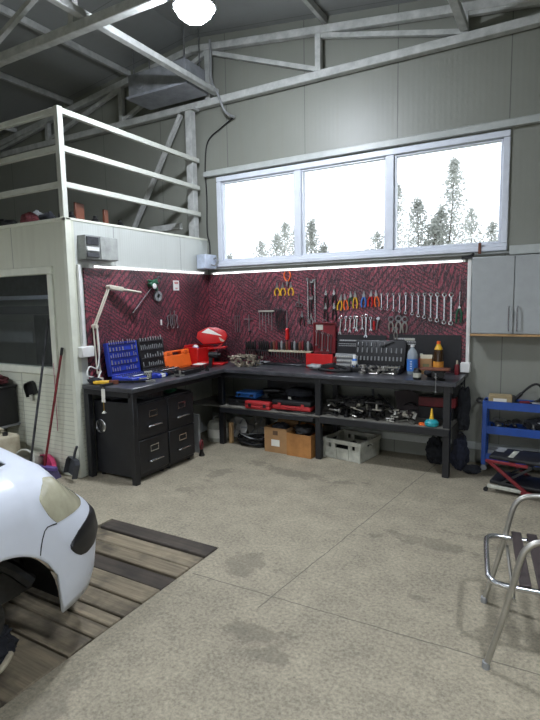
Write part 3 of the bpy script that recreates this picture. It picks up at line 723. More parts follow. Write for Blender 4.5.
    for sgn in (1, -1):
        for a, b_, za, zb in ((-1.02, -1.62, 1.20, 1.385), (-1.68, -2.30, 1.385, 1.37)):
            q = MB().add([(sgn*.757, a, .95), (sgn*.757, b_, .95), (sgn*.610, b_-.0, zb), (sgn*.645, a-.1 if a > -1.1 else a, za+.02)], [(0, 1, 2, 3)])
            for i in range(len(q.v)): x, y, z = q.v[i]; q.v[i] = (x+sgn*.012, y, z)
            so = q.build('side_window', 'car_glass' if 'car_glass' in M else _m['car_glass'], t); k = so.modifiers.new('s', 'SOLIDIFY'); k.thickness = .01
    return t
build_car()
tag(lump(31, (.12, .10, .075), .6, 26, 18).build('crumpled_rag', 'cloth_dark', loc=(-2.20, 1.22, .0), rotz=.6), 'dark crumpled cloth lying on the pit planks under the car front', 'rag')
t = MB(); t.tube([(-2.06, 1.12, .02), (-2.02, 1.18, .06), (-2.06, 1.25, .07)], .014, 8, k=4); tag(t.build('hose_end', 'beige'), 'short pale curved hose end beside the dark cloth under the car', 'hose')

# ------------------------------------------------------------------ loose planks over the pit
ys = PY1+.006
ws = [.151, .145, .13, .135, .152, .138, .085, .10, .15, .305, .19, .19, .19, .19, .19, .19]
tone = ['plank', 'plank', 'plank', 'plank_dark']
desc = ['oil-darkened farthest plank of the pit cover', 'pale second plank of the pit cover with a dark stain', 'pale third plank of the pit cover from the far end', 'dark brown fourth plank of the pit cover from the far end', 'pale fifth plank of the pit cover from the far end',
        'grooved sixth plank of the pit cover from the far end', 'grooved seventh plank of the pit cover, under the bumper corner', 'eighth plank of the pit cover, grooved along its length', 'ninth plank of the pit cover, partly in the car shadow', 'tenth plank of the pit cover, under the car front wheel arch']
for i in range(31):
    w_ = ws[i] if i < len(ws) else .19
    gap = .018 if i == 0 else .007+.003*(i % 3)
    if ys-w_ < PY0+.02: break
    kind = 'plank_dark' if i in (0, 3) else 'plank'
    x1 = PX1-.012-random.uniform(0, .008); x0 = PX0+.01
    b = MB()
    n_ = 24; top = []
    b.box(x0, x1, -w_+gap, 0, -.045, -.002-(.006*(i % 2)))
    lab = desc[i] if i < len(desc) else 'weathered plank of the pit cover under the car'
    o = b.build('wooden_plank', kind, bevel=.006, loc=(0, ys, 0), rotz=random.uniform(-.002, .002)); tag(o, lab, 'plank', 'planks over the pit'); ys -= w_

# ------------------------------------------------------------------ aluminium armchair at the right edge
def build_chair():
    L_ = Matrix.Rotation(math.atan2(.139, .99), 4, 'Z')
    t = thing('aluminium_armchair', 'aluminium tube armchair with dark wooden slats at the right edge of the picture', 'chair', (-.226, 2.236, 0), math.atan2(.139, .99))
    W_ = .521                                # local x runs to the chair's back, y across
    for y in (0, W_):
        o = MB(); o.tube([(0, y, .012), (.05, y, .205), (.092, y, .39), (.118, y, .515), (.142, y, .570), (.19, y, .602), (.30, y, .612), (.42, y, .615), (.54, y, .62), (.60, y, .655), (.64, y, .72), (.66, y, .80)], .0135, 12, k=4)
        o.build('arm_loop', 'alu', t)
        o = MB(); o.tube([(.50, y+(.018 if y else -.018), .385), (.56, y, .2), (.60, y, .012)], .0125, 10, k=3); o.build('leg', 'alu', t)
        for x in (0, .6): MB().lathe([(.016, 0), (.017, .004), (.016, .03), (.0137, .032)], 12, None, (x, y, 0)).build('foot_cap', 'grey', t)
    o = MB(); o.tube([(.045, .02, .383), (.008, .05, .385), (-.002, .11, .386), (-.002, W_-.12, .386), (.006, W_-.06, .385), (.045, W_-.022, .383), (.16, W_-.018, .378), (.50, W_-.018, .372), (.535, W_-.05, .372), (.545, W_/2, .372), (.535, .05, .372), (.50, .018, .372), (.16, .018, .378)], .0125, 10, closed=True, k=4)
    o.build('seat_frame', 'chrome', t)
    for i in range(6):
        x = .118+i*.071; MB().box(x, x+.046, .006, W_+.012, .3945-i*.001, .406-i*.001).build('seat_slat', 'slat', t, bevel=.003)
    MB().tube([(.66, 0, .80), (.675, .03, .84), (.68, W_/2, .85), (.675, W_-.03, .84), (.66, W_, .80)], .0135, 10, k=4).build('back_top_tube', 'alu', t)
    for i in range(4):
        z = .52+i*.075; x = .595+i*.02; MB().box(x-.006, x+.006, .0, W_, z, z+.05).build('back_slat', 'slat', t, bevel=.003)
    for x, z in ((.10, .33), (.55, .22)): MB().rod((x, .005, z), (x, W_-.005, z), .008, n=8).build('stretcher', 'alu', t)
build_chair()

# ------------------------------------------------------------------ workbenches
BT = .87
def legs(parent, pts, s=.06, top=.83):
    for x, y in pts: MB().box(x-s/2, x+s/2, y-s/2, y+s/2, 0, top).build('leg', 'black_metal', parent, bevel=.004)
bb = thing('workbench', 'long black steel workbench along the back wall under the window', 'workbench', (0, 0, 0), group='black workbenches')
MB().box(-3.165, -.765, 4.545, 5.155, BT-.04, BT).build('bench_top', 'bench_top', bb, bevel=.005)
MB().box(-3.3, -.80, 4.60, 4.64, BT-.10, BT-.041).box(-3.3, -.80, 5.08, 5.12, BT-.10, BT-.041).build('apron', 'black_metal', bb, bevel=.003)
legs(bb, [(-.85, 4.625), (-2.085, 4.625), (-3.285, 4.655), (-.85, 5.08), (-2.085, 5.08)])
MB().box(-3.7, -.82, 4.58, 5.13, .435, .45).build('shelf', mat('shelf_board', (112, 109, 100), .7, var=.25), bb, bevel=.002)['label'] = 'pale shelf board'
MB().box(-2.05, -.82, 4.555, 4.579, .385, .447).build('shelf_edge', 'black_metal', bb, bevel=.003)
MB().box(-3.25, -2.12, 4.555, 4.579, .385, .432).build('shelf_edge', 'black_metal', bb, bevel=.003)
sb = thing('workbench', 'black steel workbench along the office side wall, filing cabinets beneath', 'workbench', (0, 0, 0), group='black workbenches')
MB().box(-3.785, -3.17, 3.165, 5.155, BT-.04, BT).build('bench_top', 'bench_top', sb, bevel=.005)
MB().box(-3.30, -3.20, 3.20, 4.54, BT-.085, BT-.041).box(-3.76, -3.22, 3.17, 3.21, BT-.085, BT-.041).build('apron', 'black_metal', sb, bevel=.003)
legs(sb, [(-3.215, 3.215), (-3.755, 3.205)], .055)
def filing(y, lab, hole):
    t = thing('filing_cabinet', lab, 'filing cabinet', (-3.215, y, 0), 0, 'black filing cabinets')
    MB().box(-.54, -.018, 0, .395, .03, .715).build('cabinet_body', 'black_metal', t, bevel=.006)
    for x in (-.5, -.06):
        for yy in (.04, .35): MB().rod((x, yy, 0), (x, yy, .03), .02).build('foot', 'dark_rubber', t)
    for z in (.065, .385):
        d = MB().box(-.0175, 0, .006, .389, z, z+.312).build('drawer', 'black_metal', t, bevel=.004)
        h = MB(); h.tube([(0.001, .115, z+.105), (.03, .12, z+.108), (.034, .15, z+.112), (.034, .25, z+.112), (.03, .28, z+.108), (.001, .285, z+.105)], .008, 8, k=3); h.build('handle', 'chrome', d)
        l = MB(); frame_rect(l, -.055, .055, -.03, .03, -.004, .001, .008); o = l.build('label_holder', 'chrome', d, rot=(0, 0, PI/2), loc=(.001, .20, z+.215))
    if hole:
        X = Matrix.Translation((-.455, -.001, .475)) @ Matrix.Rotation(PI/2, 4, 'X')
        MB().lathe([(.005, .0), (.062, .0), (.066, .006), (.058, .010), (.055, .004), (.005, .003)], 28, X).build('round_plate', 'chrome', t)['label'] = 'round silver plate on the cabinet side'
filing(3.262, 'black two-drawer filing cabinet nearest the camera with a round silver plate on its side', True)
filing(3.665, 'black two-drawer filing cabinet further back, beside the bench corner', False)
# things in the gap above the cabinets
t = thing('radio_box', 'dark ribbed box standing on the near filing cabinet under the bench', 'box', (-3.40, 3.58, .716))
MB().box(-.12, .12, -.11, .11, 0, .10).build('box_body', mat('ribbed_grey', (66, 68, 72), .5), t, bevel=.004)
for i in range(7): MB().box(.1201, .124, -.1+i*.03, -.085+i*.03, .01, .09).build('rib', 'dark_steel', t)
tag(lump(61, (.12, .09, .035), .35).build('dark_glove', 'cloth_dark', loc=(-3.55, 3.36, .7155)), 'dark glove on the near filing cabinet top', 'glove')
tag(lump(62, (.07, .06, .03), .35).build('green_cloth', 'green', loc=(-3.34, 3.84, .7155)), 'small green cloth on the far filing cabinet top', 'cloth')
tag(lump(63, (.12, .1, .035), .35).build('dark_rag', 'cloth_dark', loc=(-3.5, 3.95, .7155)), 'dark rag on the far filing cabinet top', 'rag')

# ------------------------------------------------------------------ under and beside the bench
def carton(x, y, sx, sy, h, rz, m, lab, sticker=False):
    t = thing('cardboard_box', lab, 'cardboard box', (x, y, 0), rz, 'cardboard boxes under the bench')
    b = MB(); th = .006
    b.box(-sx/2, sx/2, -sy/2, -sy/2+th, 0, h); b.box(-sx/2, sx/2, sy/2-th, sy/2, 0, h); b.box(-sx/2, -sx/2+th, -sy/2+th, sy/2-th, 0, h); b.box(sx/2-th, sx/2, -sy/2+th, sy/2-th, 0, h); b.box(-sx/2+th, sx/2-th, -sy/2+th, sy/2-th, 0, th)
    b.build('box_walls', m, t)
    MB().bar((-sx/2, sy/2-.004, h-.003), (sx/2, sy/2-.004, h-.003), .004, .004).bar((0, sy/2-.006, h), (0, sy/2+.05, h+.05), sx*.96, .004).build('flap', m, t)
    if sticker:
        MB().box(-.05, .05, -sy/2-.0015, -sy/2-.0002, .07, .14).build('sticker', 'paper', t)['label'] = 'white paper sticker'
        MB().box(-.03, .03, -sy/2-.0015, -sy/2-.0002, .19, .235).build('printed_mark', mat('box_print', (90, 66, 46), .9), t)
    return t
carton(-2.575, 4.74, .27, .27, .265, -.03, 'card', 'cardboard box with white sticker under the bench, left of the other box', True)
carton(-2.285, 4.70, .285, .25, .235, -.06, 'card_orange', 'orange-brown stained cardboard box under the bench beside the bench leg')
tag(lump(71, (.10, .09, .055), .45).build('black_hose_bundle', 'greasy_dark', loc=(-2.285, 4.71, .20)), 'dark bundle poking out of the orange-brown cardboard box', 'hose')
tag(lump(72, (.09, .09, .05), .45).build('dark_rag', 'cloth_dark', loc=(-2.58, 4.74, .19)), 'dark rag inside the cardboard box with white sticker', 'rag')
# plastic crate
t = thing('plastic_crate', 'worn white plastic crate on the floor under the bench', 'crate', (-1.835, 4.88, 0), -.16)
w_, d_, h_, th = .43, .40, .20, .012
b = MB()
for sx in (-1, 1): b.box(sx*w_/2-(th if sx > 0 else 0), sx*w_/2+(0 if sx > 0 else th), -d_/2, d_/2, 0, h_-.07)
for sy in (-1, 1): b.box(-w_/2, w_/2, sy*d_/2-(th if sy > 0 else 0), sy*d_/2+(0 if sy > 0 else th), 0, h_-.085)
b.box(-w_/2, w_/2, -d_/2, d_/2, 0, .008)
for sy in (-1, 1):
    y0 = sy*d_/2-(th if sy > 0 else 0)
    for a, c in ((-.215, -.15), (-.118, -.075), (.075, .118), (.15, .215)): b.box(a, c, y0, y0+th, h_-.085, h_-.04)
for sx in (-1, 1):
    x0 = sx*w_/2-(th if sx > 0 else 0)
    for a, c in ((-.2, -.06), (.06, .2)): b.box(x0, x0+th, a, c, h_-.07, h_-.03)
b.build('crate_body', 'offwhite', t)
r = MB(); 
for s_ in (-1, 1): r.box(-w_/2-.012, w_/2+.012, s_*(d_/2)-.012, s_*(d_/2)+.012, h_-.04, h_); r.box(s_*w_/2-.012, s_*w_/2+.012, -d_/2+.012, d_/2-.012, h_-.04, h_)
r.build('crate_rim', 'offwhite', t, bevel=.003)
for x in (-.20, -.07, .07, .20): MB().box(x-.012, x+.012, -d_/2-.008, -d_/2-.0001, 0, h_-.085).build('crate_rib', 'offwhite', t)
for i, (x, y) in enumerate(((-1.92, 4.82), (-1.75, 4.84), (-1.86, 4.98), (-1.74, 4.97))):
    tag(lump(80+i, (.065, .06, .05), .4).build('dark_scrap', 'greasy_dark', loc=(x, y, .01), rotz=i), 'dark greasy scrap lying in the white crate', 'scrap', 'scrap in the crate')
# spools, coil, container, plank, panel
def reel(x, y, z, r, rot, lab):
    t = thing('sanding_reel', lab, 'reel', (x, y, z), rot=rot, group='grey reels under the bench')
    MB().lathe([(.34*r, -.02), (r, -.02), (r*1.02, 0), (r, .02), (.34*r, .02), (.34*r, -.02)], 26).build('disc', 'alu', t)
    for k in range(6):
        a = k*PI/3; o = MB(); o.bar((.36*r*math.cos(a), .36*r*math.sin(a), .021), (.95*r*math.cos(a), .95*r*math.sin(a), .021), .018, .006); o.build('spoke', 'grey', t)
reel(-3.27, 4.95, .125, .12, (1.35, 0, .25), 'grey metal reel leaning behind the bench leg')
reel(-3.02, 4.98, .15, .13, (1.25, .1, -.15), 'grey metal reel under the bench right of the first one')
t = thing('cable_coil', 'black cable coil with a pale loop lying under the bench', 'cable', (-2.94, 4.76, 0))
o = MB()
for k in range(6):
    R_ = .13+.012*(k % 3); o.tube([(R_*math.cos(a)*1.25, R_*math.sin(a)*.8, .018+.014*k+.012*math.sin(3*a+k)) for a in [2*PI*i/18 for i in range(18)]], .010, 6, closed=True)
o.build('cable_loops', 'dark_rubber', t)
o = MB(); o.tube([(.15*math.cos(a), -.02+.10*math.sin(a), .115+.02*math.sin(2*a)) for a in [2*PI*i/18 for i in range(18)]], .007, 6, closed=True); o.build('pale_loop', 'grey', t)
t = thing('plastic_canister', 'white plastic canister with paper label under the bench corner', 'canister', (-3.42, 4.75, 0), .2)
MB().lathe([(.11, 0), (.12, .01), (.12, .19), (.10, .225), (.04, .24), (.04, .26), (.005, .262)], 24).build('canister_body', 'offwhite', t)
MB().lathe([(.1205, .05), (.122, .05), (.122, .15), (.1205, .15)], 24).build('paper_label', 'paper', t)
MB().tube([(-.06, 0, .24), (-.03, 0, .285), (.03, 0, .285), (.06, 0, .24)], .010, 6, k=4).build('handle', 'grey', t)
tag(MB().box(-3.235, -3.195, 4.70, 4.74, 0, .235).build('wood_offcut', 'wood_edge', bevel=.003), 'short pale wood offcut standing behind the bench leg', 'wood')
tag(MB().box(-3.62, -3.30, 4.24, 4.265, 0, .415).build('grey_board', mat('board_grey', (150, 152, 150), .5), bevel=.003), 'pale grey board standing beside the far filing cabinet', 'board')
t = thing('red_valve', 'small dark red valve wheel on the floor beside the filing cabinet', 'valve', (-3.22, 4.17, 0), .4)
MB().ring((0, 0, .12), .045, .011, 'x', 18).build('hand_wheel', 'dark_red', t); MB().lathe([(.03, 0), (.032, .01), (.018, .05), (.018, .07)], 12).rod((-.0, 0, .06), (0, 0, .12), .008).build('valve_body', 'greasy', t)
# cases on the shelf
def hardcase(name, lab, x, y, z, sx, sy, h, rz, m, lidm=None, ribs=True, group='tool cases on the bench shelf', handle=True):
    t = thing(name, lab, 'tool case', (x, y, z), rz, group)
    MB().box(-sx/2, sx/2, -sy/2, sy/2, 0, h*.48).build('case_base', m, t, bevel=.010, seg=2)
    MB().box(-sx/2, sx/2, -sy/2, sy/2, h*.50, h).build('case_lid', lidm or m, t, bevel=.010, seg=2)
    for q in (-.3, .3): MB().box(sx*q-.018, sx*q+.018, -sy/2-.006, -sy/2-.0002, h*.28, h*.72).build('latch', 'black_plastic' if not lidm else m, t, bevel=.002)
    if handle: o = MB(); o.tube([(-.055, -sy/2, h*.4), (-.05, -sy/2-.022, h*.4), (.05, -sy/2-.022, h*.4), (.055, -sy/2, h*.4)], .008, 6, k=3); o.build('handle', m, t)
    return t
hardcase('tool_case', 'dark grey tool case lying at the bottom on the bench shelf', -2.93, 4.85, .451, .56, .36, .07, .03, 'black_plastic')
hardcase('tool_case', 'blue power tool case on top of the dark case on the shelf', -3.05, 4.88, .522, .26, .22, .06, .05, 'sky_blue')
hardcase('tool_case', 'small red power tool case on the bench shelf, left of the bigger red one', -2.78, 4.73-.12, .451, .30, .07, .085, .02, 'case_red')
hardcase('tool_case', 'bigger red tool case with dark lid on the bench shelf', -2.40, 4.76, .466, .44, .28, .10, .02, 'case_red', 'black_plastic')
tag(MB().box(-.20, .20, -.16, .16, 0, .012).build('flat_tray', 'greasy', bevel=.003, loc=(-2.36, 4.765, .452)), 'flat dark tray under the bigger red tool case', 'tray')
tag(MB().box(-.016, .016, -.001, .001, 0, .026).build('price_tag', 'paper', loc=(-2.45, 4.70, .567), rot=(.2, 0, 0)), 'small white tag on the lid of the bigger red case', 'tag')
t = thing('power_drill', 'black power drill on top of the dark case', 'drill', (-2.78, 4.92, .5225), .3)
MB().rod((-.10, 0, .075), (.08, 0, .075), .032, n=14).rod((.08, 0, .075), (.13, 0, .075), .018, .012, 12).build('drill_body', 'greasy_dark', t)
MB().bar((-.06, 0, .06), (-.08, 0, .015), .035, .035).build('grip', 'black_plastic', t); MB().box(-.125, -.035, -.03, .03, 0, .02).build('battery', 'black_plastic', t, bevel=.004)
tag(lump(90, (.16, .1, .05), .3).build('black_cover', 'cloth_dark', loc=(-2.42, 4.86, .566)), 'black folded cover lying on the bigger red case', 'cover')
t = thing('black_case', 'long black case standing at the back of the bench shelf', 'case', (-2.55, 5.05, .451)); MB().box(-.35, .3, -.05, .05, 0, .27).build('case_body', 'black_plastic', t, bevel=.01); MB().box(-.06, .04, -.056, -.0501, .2, .23).build('handle', 'dark_rubber', t)

# heap of oily parts on the right half of the shelf
def scrap_models():
    A = []
    o = MB(); o.lathe([(.012, 0), (.03, 0), (.03, .02), (.018, .025), (.018, .07), (.012, .07), (.012, 0)], 12); A.append(o)                         # flanged sleeve
    o = MB(); o.rod((0, 0, 0), (0, 0, .12), .011); o.prism([(.022*math.cos(a*PI/3), .022*math.sin(a*PI/3)) for a in range(6)], .12, .137, 'xy'); A.append(o)   # bolt
    o = MB(); o.prism([(-.07, 0), (.07, 0), (.07, .016), (.016, .016), (.016, .09), (-.012, .09), (-.012, .016), (-.07, .016)], -.02, .02, 'xz'); A.append(o)  # bracket
    o = MB(); o.tube([(-.09, 0, .015), (-.03, .03, .03), (.03, -.02, .05), (.1, .02, .03)], .014, 8, k=3); A.append(o)                             # hose
    o = MB(); o.lathe([(.02, 0), (.05, 0), (.052, .012), (.05, .026), (.02, .026), (.02, 0)], 18); A.append(o)                                          # bearing
    o = MB(); o.bar((-.09, 0, .01), (.09, 0, .014), .026, .016); o.ring((.11, 0, .014), .024, .008, 'z', 12); A.append(o)                            # lever
    return A
rs = random.Random(5)
mods = {}
NM = ['flanged_sleeve', 'hex_bolt', 'steel_bracket', 'hose_piece', 'bearing_ring', 'lever_arm']
WD = ['greasy flanged sleeve', 'greasy hex bolt', 'greasy angle bracket', 'black hose piece', 'dark bearing ring', 'dark eyed lever']
def scatter(n, x0, x1, y0, y1, z, zmax, where, grp, shiny=.25, seed=0, sc=(.7, 1.15), bright='steel'):
    """drop pieces one by one onto the lowest free spot of the heap"""
    rr_ = random.Random(seed); done = []
    for i in range(n):
        k = rr_.randrange(6); mt = bright if rr_.random() < shiny else ('greasy' if rr_.random() < .5 else 'greasy_dark')
        e = rr_.choice(((0, 0), (0, 0), (PI/2, 0), (0, .35), (.4, .2))) if k != 1 else (PI/2, 0)
        rot = (e[0], e[1], rr_.uniform(0, 6.28)); s_ = rr_.uniform(*sc)
        if (k, mt) in mods: me = mods[(k, mt)].data
        else: o = scrap_models()[k].build(NM[k], mt); me = o.data; mods[(k, mt)] = None
        import mathutils
        R_ = mathutils.Euler(rot).to_matrix()*s_
        P = [R_ @ v.co for v in me.vertices]
        lo = [min(p[j] for p in P) for j in range(3)]; hi = [max(p[j] for p in P) for j in range(3)]
        best = None
        for _ in range(24):
            x = rr_.uniform(x0-lo[0], max(x0-lo[0], x1-hi[0])); y = rr_.uniform(y0-lo[1], max(y0-lo[1], y1-hi[1])); top = z
            for (a0, a1, b0, b1, c1) in done:
                if x+lo[0] < a1 and x+hi[0] > a0 and y+lo[1] < b1 and y+hi[1] > b0: top = max(top, c1)
            if best is None or top < best[2]: best = (x, y, top)
        x, y, top = best
        if mods[(k, mt)] is None: mods[(k, mt)] = o; first = True
        else: first = False
        if top+hi[2]-lo[2] > zmax:
            if first: C.objects.unlink(o); bpy.data.objects.remove(o); del mods[(k, mt)]
            continue
        if not first: o = mods[(k, mt)].copy(); C.objects.link(o)
        o.location = (x, y, top-lo[2]+.0008); o.rotation_euler = rot; o.scale = (s_, s_, s_)
        done.append((x+lo[0], x+hi[0], y+lo[1], y+hi[1], top+.0008+hi[2]-lo[2]))
        tag(o, WD[k]+' '+where, WD[k].split()[-1], grp)
scatter(230, -2.03, -1.43, 4.60, 4.93, .452, .63, 'in the oily heap on the bench shelf', 'oily parts on the bench shelf', .22, 3, (.55, .95), 'alu')
scatter(40, -1.41, -1.12, 4.60, 4.74, .452, .57, 'among the shiny parts at the right end of the shelf', 'shiny parts on the shelf end', .9, 4, (.4, .65), 'alu')
for i, (a, b_, lab) in enumerate((((-1.62, 4.97, .455), (-1.66, 5.02, .68), 'dark pipe standing upright in the oily heap'), ((-1.58, 4.955, .64), (-1.36, 4.90, .47), 'dark bar slanting across the oily heap'), ((-1.98, 4.96, .50), (-1.70, 4.98, .56), 'dark bar lying along the oily heap'))):
    tag(MB().rod(a, b_, .014).build('steel_bar', 'dark_steel'), lab, 'bar')
t = thing('dark_cover', 'dark leaning shield behind the shiny parts on the shelf', 'shield', (-1.27, 5.0, .451), .1)
MB().add([(-.12, 0, 0), (.14, 0, 0), (.16, .05, .16), (-.02, .06, .24), (-.16, .05, .22), (-.12, .012, 0), (.14, .012, 0), (.16, .062, .16), (-.02, .072, .24), (-.16, .062, .22)], [(0, 1, 2, 3, 4), (9, 8, 7, 6, 5), (0, 5, 6, 1), (1, 6, 7, 2), (2, 7, 8, 3), (3, 8, 9, 4), (4, 9, 5, 0)]).build('shield_plate', mat('dark_maroon', (54, 38, 40), .6), t)
MB().tube([(-.05, -.005, .1), (-.02, -.03, .12), (.03, -.03, .12), (.06, -.005, .1)], .008, 6, k=3).build('handle', 'black_plastic', t)
t = thing('red_tray', 'red metal tray behind the bench leg at the right end of the shelf', 'tray', (-1.02, 4.98, .57)); MB().box(-.15, .19, -.07, .07, 0, .09).build('tray_body', 'dark_red', t, bevel=.004); MB().box(-.14, .18, -.06, .06, .0901, .094).build('liner', 'greasy_dark', t)
tag(MB().box(-.15, .17, -.06, .06, 0, .118).build('black_box', 'black_plastic', bevel=.005, loc=(-1.02, 4.98, .451)), 'black box carrying the red tray on the shelf end', 'box')
t = thing('oil_funnel', 'teal plastic funnel bottle with long yellow spout on the shelf', 'funnel', (-.985, 4.64, .451))
MB().lathe([(.05, 0), (.062, .012), (.062, .035), (.045, .055), (.018, .065), (.005, .066)], 22).build('funnel_cup', 'teal', t)
MB().lathe([(.02, .0655), (.017, .075), (.008, .15), (.004, .16)], 14).build('spout', 'yellow', t)['label'] = 'yellow spout'
MB().box(-.11, -.05, -.02, .02, 0, .02).build('wooden_wedge', 'orange', t)
# dark bags at the right end, on the floor
def bag(x, y, sx, sy, h, seed, m, lab):
    t = thing('work_bag', lab, 'bag', (x, y, 0)); b = lump(seed, (sx, sy, h/2), .42, 30, 22); b.build('bag_body', m, t)
    MB().tube([(-sx*.4, 0, h*.92), (-sx*.2, -.01, h*1.15), (sx*.2, .01, h*1.15), (sx*.4, 0, h*.92)], .008, 6, k=4).build('strap', 'cloth_dark', t)
bag(-.775, 4.90, .075, .085, .30, 101, mat('bag_navy', (38, 42, 58), .95, var=.35, scale=20, bump=.5), 'dark navy bag on the floor at the right end of the bench')
bag(-1.02, 4.98, .085, .08, .24, 102, 'cloth_dark', 'dark bag on the floor behind the right bench leg')
tag(lump(103, (.07, .09, .03), .4).build('black_strap', 'cloth_dark', loc=(-.665, 4.86, 0)), 'black straps lying on the floor between bench and blue trolley', 'straps')
t = thing('hanging_jacket', 'dark blue jacket hanging at the right end of the bench', 'jacket', (-.765, 4.97, .36)); b = lump(104, (.055, .06, .20), .38, 26, 22); b.build('jacket_body', 'cloth_dark', t); MB().rod((0, 0, .40), (0, 0, .5), .006).build('loop', 'cloth_dark', t)
# ------------------------------------------------------------------ blue trolley and creeper stool
t = thing('tool_trolley', 'blue three-shelf tool trolley standing against the back wall', 'trolley', (-.60, 4.955, 0))
TW, TD = .86, .19
for z, hh in ((.10, .07), (.355, .072), (.585, .072)):
    b = MB(); b.box(0, TW, 0, TD, z, z+.006); b.box(0, TW, 0, .006, z+.006, z+hh); b.box(0, TW, TD-.006, TD, z+.006, z+hh); b.box(0, .006, .006, TD-.006, z+.006, z+hh); b.box(TW-.006, TW, .006, TD-.006, z+.006, z+hh)
    b.build('tray', 'blue', t)
for x in (0, TW-.038):
    for y in (-.004, TD-.034): MB().box(x-.002, x+.038, y, y+.038, .06, .655).build('post', 'blue', t, bevel=.003)
for x in (.02, TW-.02):
    for y in (.02, TD-.02):
        c = MB(); c.lathe([(.005, -.012), (.026, -.012), (.029, 0), (.026, .012), (.005, .012)], 18, Matrix.Translation((x, y, .029)) @ Matrix.Rotation(PI/2, 4, 'X')); c.box(x-.008, x+.008, y-.016, y-.012, .03, .06); c.box(x-.008, x+.008, y+.012, y+.016, .03, .06); c.build('castor', 'grey', t)
MB().tube([(-.002, .03, .63), (-.05, .03, .645), (-.055, .05, .65), (-.055, TD-.05, .65), (-.05, TD-.03, .645), (-.002, TD-.03, .63)], .011, 8, k=3).build('push_handle', 'black_plastic', t)
TX, TY = -.60, 4.955
t = thing('cardboard_carton', 'beige worn carton with dark end on top of the blue trolley', 'carton', (TX+.16, TY+.09, .592), .08)
MB().box(-.12, .075, -.06, .06, 0, .115).build('carton_body', mat('beige_card', (168, 150, 112), .8), t, bevel=.006); MB().box(.0751, .10, -.055, .055, 0, .11).build('dark_end', 'black_plastic', t, bevel=.004); MB().box(-.08, .03, -.0612, -.0601, .05, .09).build('paper_label', 'paper', t)
t = thing('air_hose', 'black hose looping up from the top of the blue trolley', 'hose', (TX+.36, TY+.09, .592))
MB().tube([(-.09, 0, .09), (-.05, .0, .14), (.02, 0, .21), (.07, 0, .23), (.105, 0, .20), (.115, 0, .14), (.09, 0, .09), (.03, 0, .06), (-.02, 0, .045)], .010, 8, k=5).build('hose_loop', 'dark_rubber', t)
MB().rod((-.12, 0, .06), (-.05, 0, .14), .016).rod((-.13, 0, .03), (-.118, 0, .075), .02).build('hose_nozzle', 'black_plastic', t)
for i, (dx, dy, L_, rz, mm, lab) in enumerate(((.30, .05, .16, .3, 'dark_red', 'dark red handled tool on the trolley top beside the carton'), (.42, .12, .2, -.2, 'greasy_dark', 'black tool on the trolley top under the hose loop'), (.50, .06, .16, .15, 'orange', 'orange handled tool on the trolley top near the picture edge'), (.62, .1, .2, .5, 'grey', 'grey tool on the trolley top, far right'), (.40, .05, .14, .0, 'steel', 'steel tool on the trolley top in front of the hose'))):
    t = thing('hand_tool', lab, 'hand tool', (TX+dx, TY+dy, .645+.012), rz, 'tools on the trolley top'); MB().rod((0, 0, 0), (L_*.5, 0, 0), .013).build('handle', mm, t); MB().rod((L_*.5, 0, 0), (L_, 0, 0), .006).build('shaft', 'steel', t)
tag(MB().box(TX+.24, TX+.80, TY+.01, TY+.175, .592, .642).build('tool_insert', 'greasy_dark', bevel=.004), 'black tray insert under the tools on the trolley top', 'tray')
scatter(110, TX+.06, TX+.62, TY+.015, TY+.15, .3625, .49, 'in the middle tray of the blue trolley', 'parts in the trolley middle tray', .3, 9, (.4, .7))
tag(lump(120, (.24, .07, .085), .25, 20, 12).build('black_tool_bag', 'cloth_dark', loc=(TX+.60, TY+.095, .366)), 'black tool bag in the middle tray of the blue trolley', 'bag')
for dx, rz, mm, lab in ((.16, .2, 'grey', 'pale grey folder lying in the bottom tray of the trolley'), (.44, -.1, 'greasy', 'dark box in the bottom tray of the trolley')):
    tag(MB().box(-.11, .11, -.06, .06, 0, .09).build('parts_box', mm, bevel=.005, loc=(TX+dx, TY+.093, .107), rotz=0), lab, 'box')

t = thing('creeper_stool', 'red Z-shaped folding mechanic creeper with black pads in front of the blue trolley', 'creeper', (-.50, 4.44, 0), -.15)
def pad(z, x0, x1, tilt=0):
    return MB().box(x0, x1, -.0, .30, z, z+.03)
pad(.275, .02, .55).build('pad', 'black_plastic', t, bevel=.010, seg=2)
pad(.068, .03, .62).build('pad', 'black_plastic', t, bevel=.010, seg=2)
MB().box(.16, .20, .03, .24, .3052, .307).build('pale_stripe', 'offwhite', t); MB().box(.03, .10, .15, .29, .3052, .307).build('pale_sheet', 'grey', t)
for y in (-.012, .305):
    f = MB(); f.bar((.0, y, .262), (.32, y, .262), .022, .022); f.bar((.02, y, .262), (.31, y, .052), .022, .026); f.build('upper_frame', 'dark_red', t, bevel=.003)
    MB().bar((.02, y, .052), (.28, y, .052), .022, .028).build('base_rail', 'offwhite', t, bevel=.003)
    MB().bar((.27, y, .045), (.66, y, .045), .022, .026).build('lower_frame', 'dark_red', t, bevel=.003)
    MB().bar((.10, y+.02 if y < 0 else y-.02, .07), (.34, y+.02 if y < 0 else y-.02, .25), .012, .018).build('strut', 'dark_steel', t)
MB().rod((.33, -.02, .255), (.33, .32, .255), .018).build('hinge_bar', 'dark_steel', t)
for x, y in ((.02, -.012), (.02, .305), (.62, -.012), (.62, .305)):
    c = MB(); c.lathe([(.005, -.011), (.017, -.011), (.019, 0), (.017, .011), (.005, .011)], 16, Matrix.Translation((x-.012, y, .019)) @ Matrix.Rotation(PI/2, 4, 'X')); c.box(x-.012, x, y-.013, y+.013, .02, .042); c.build('castor', 'dark_rubber', t)

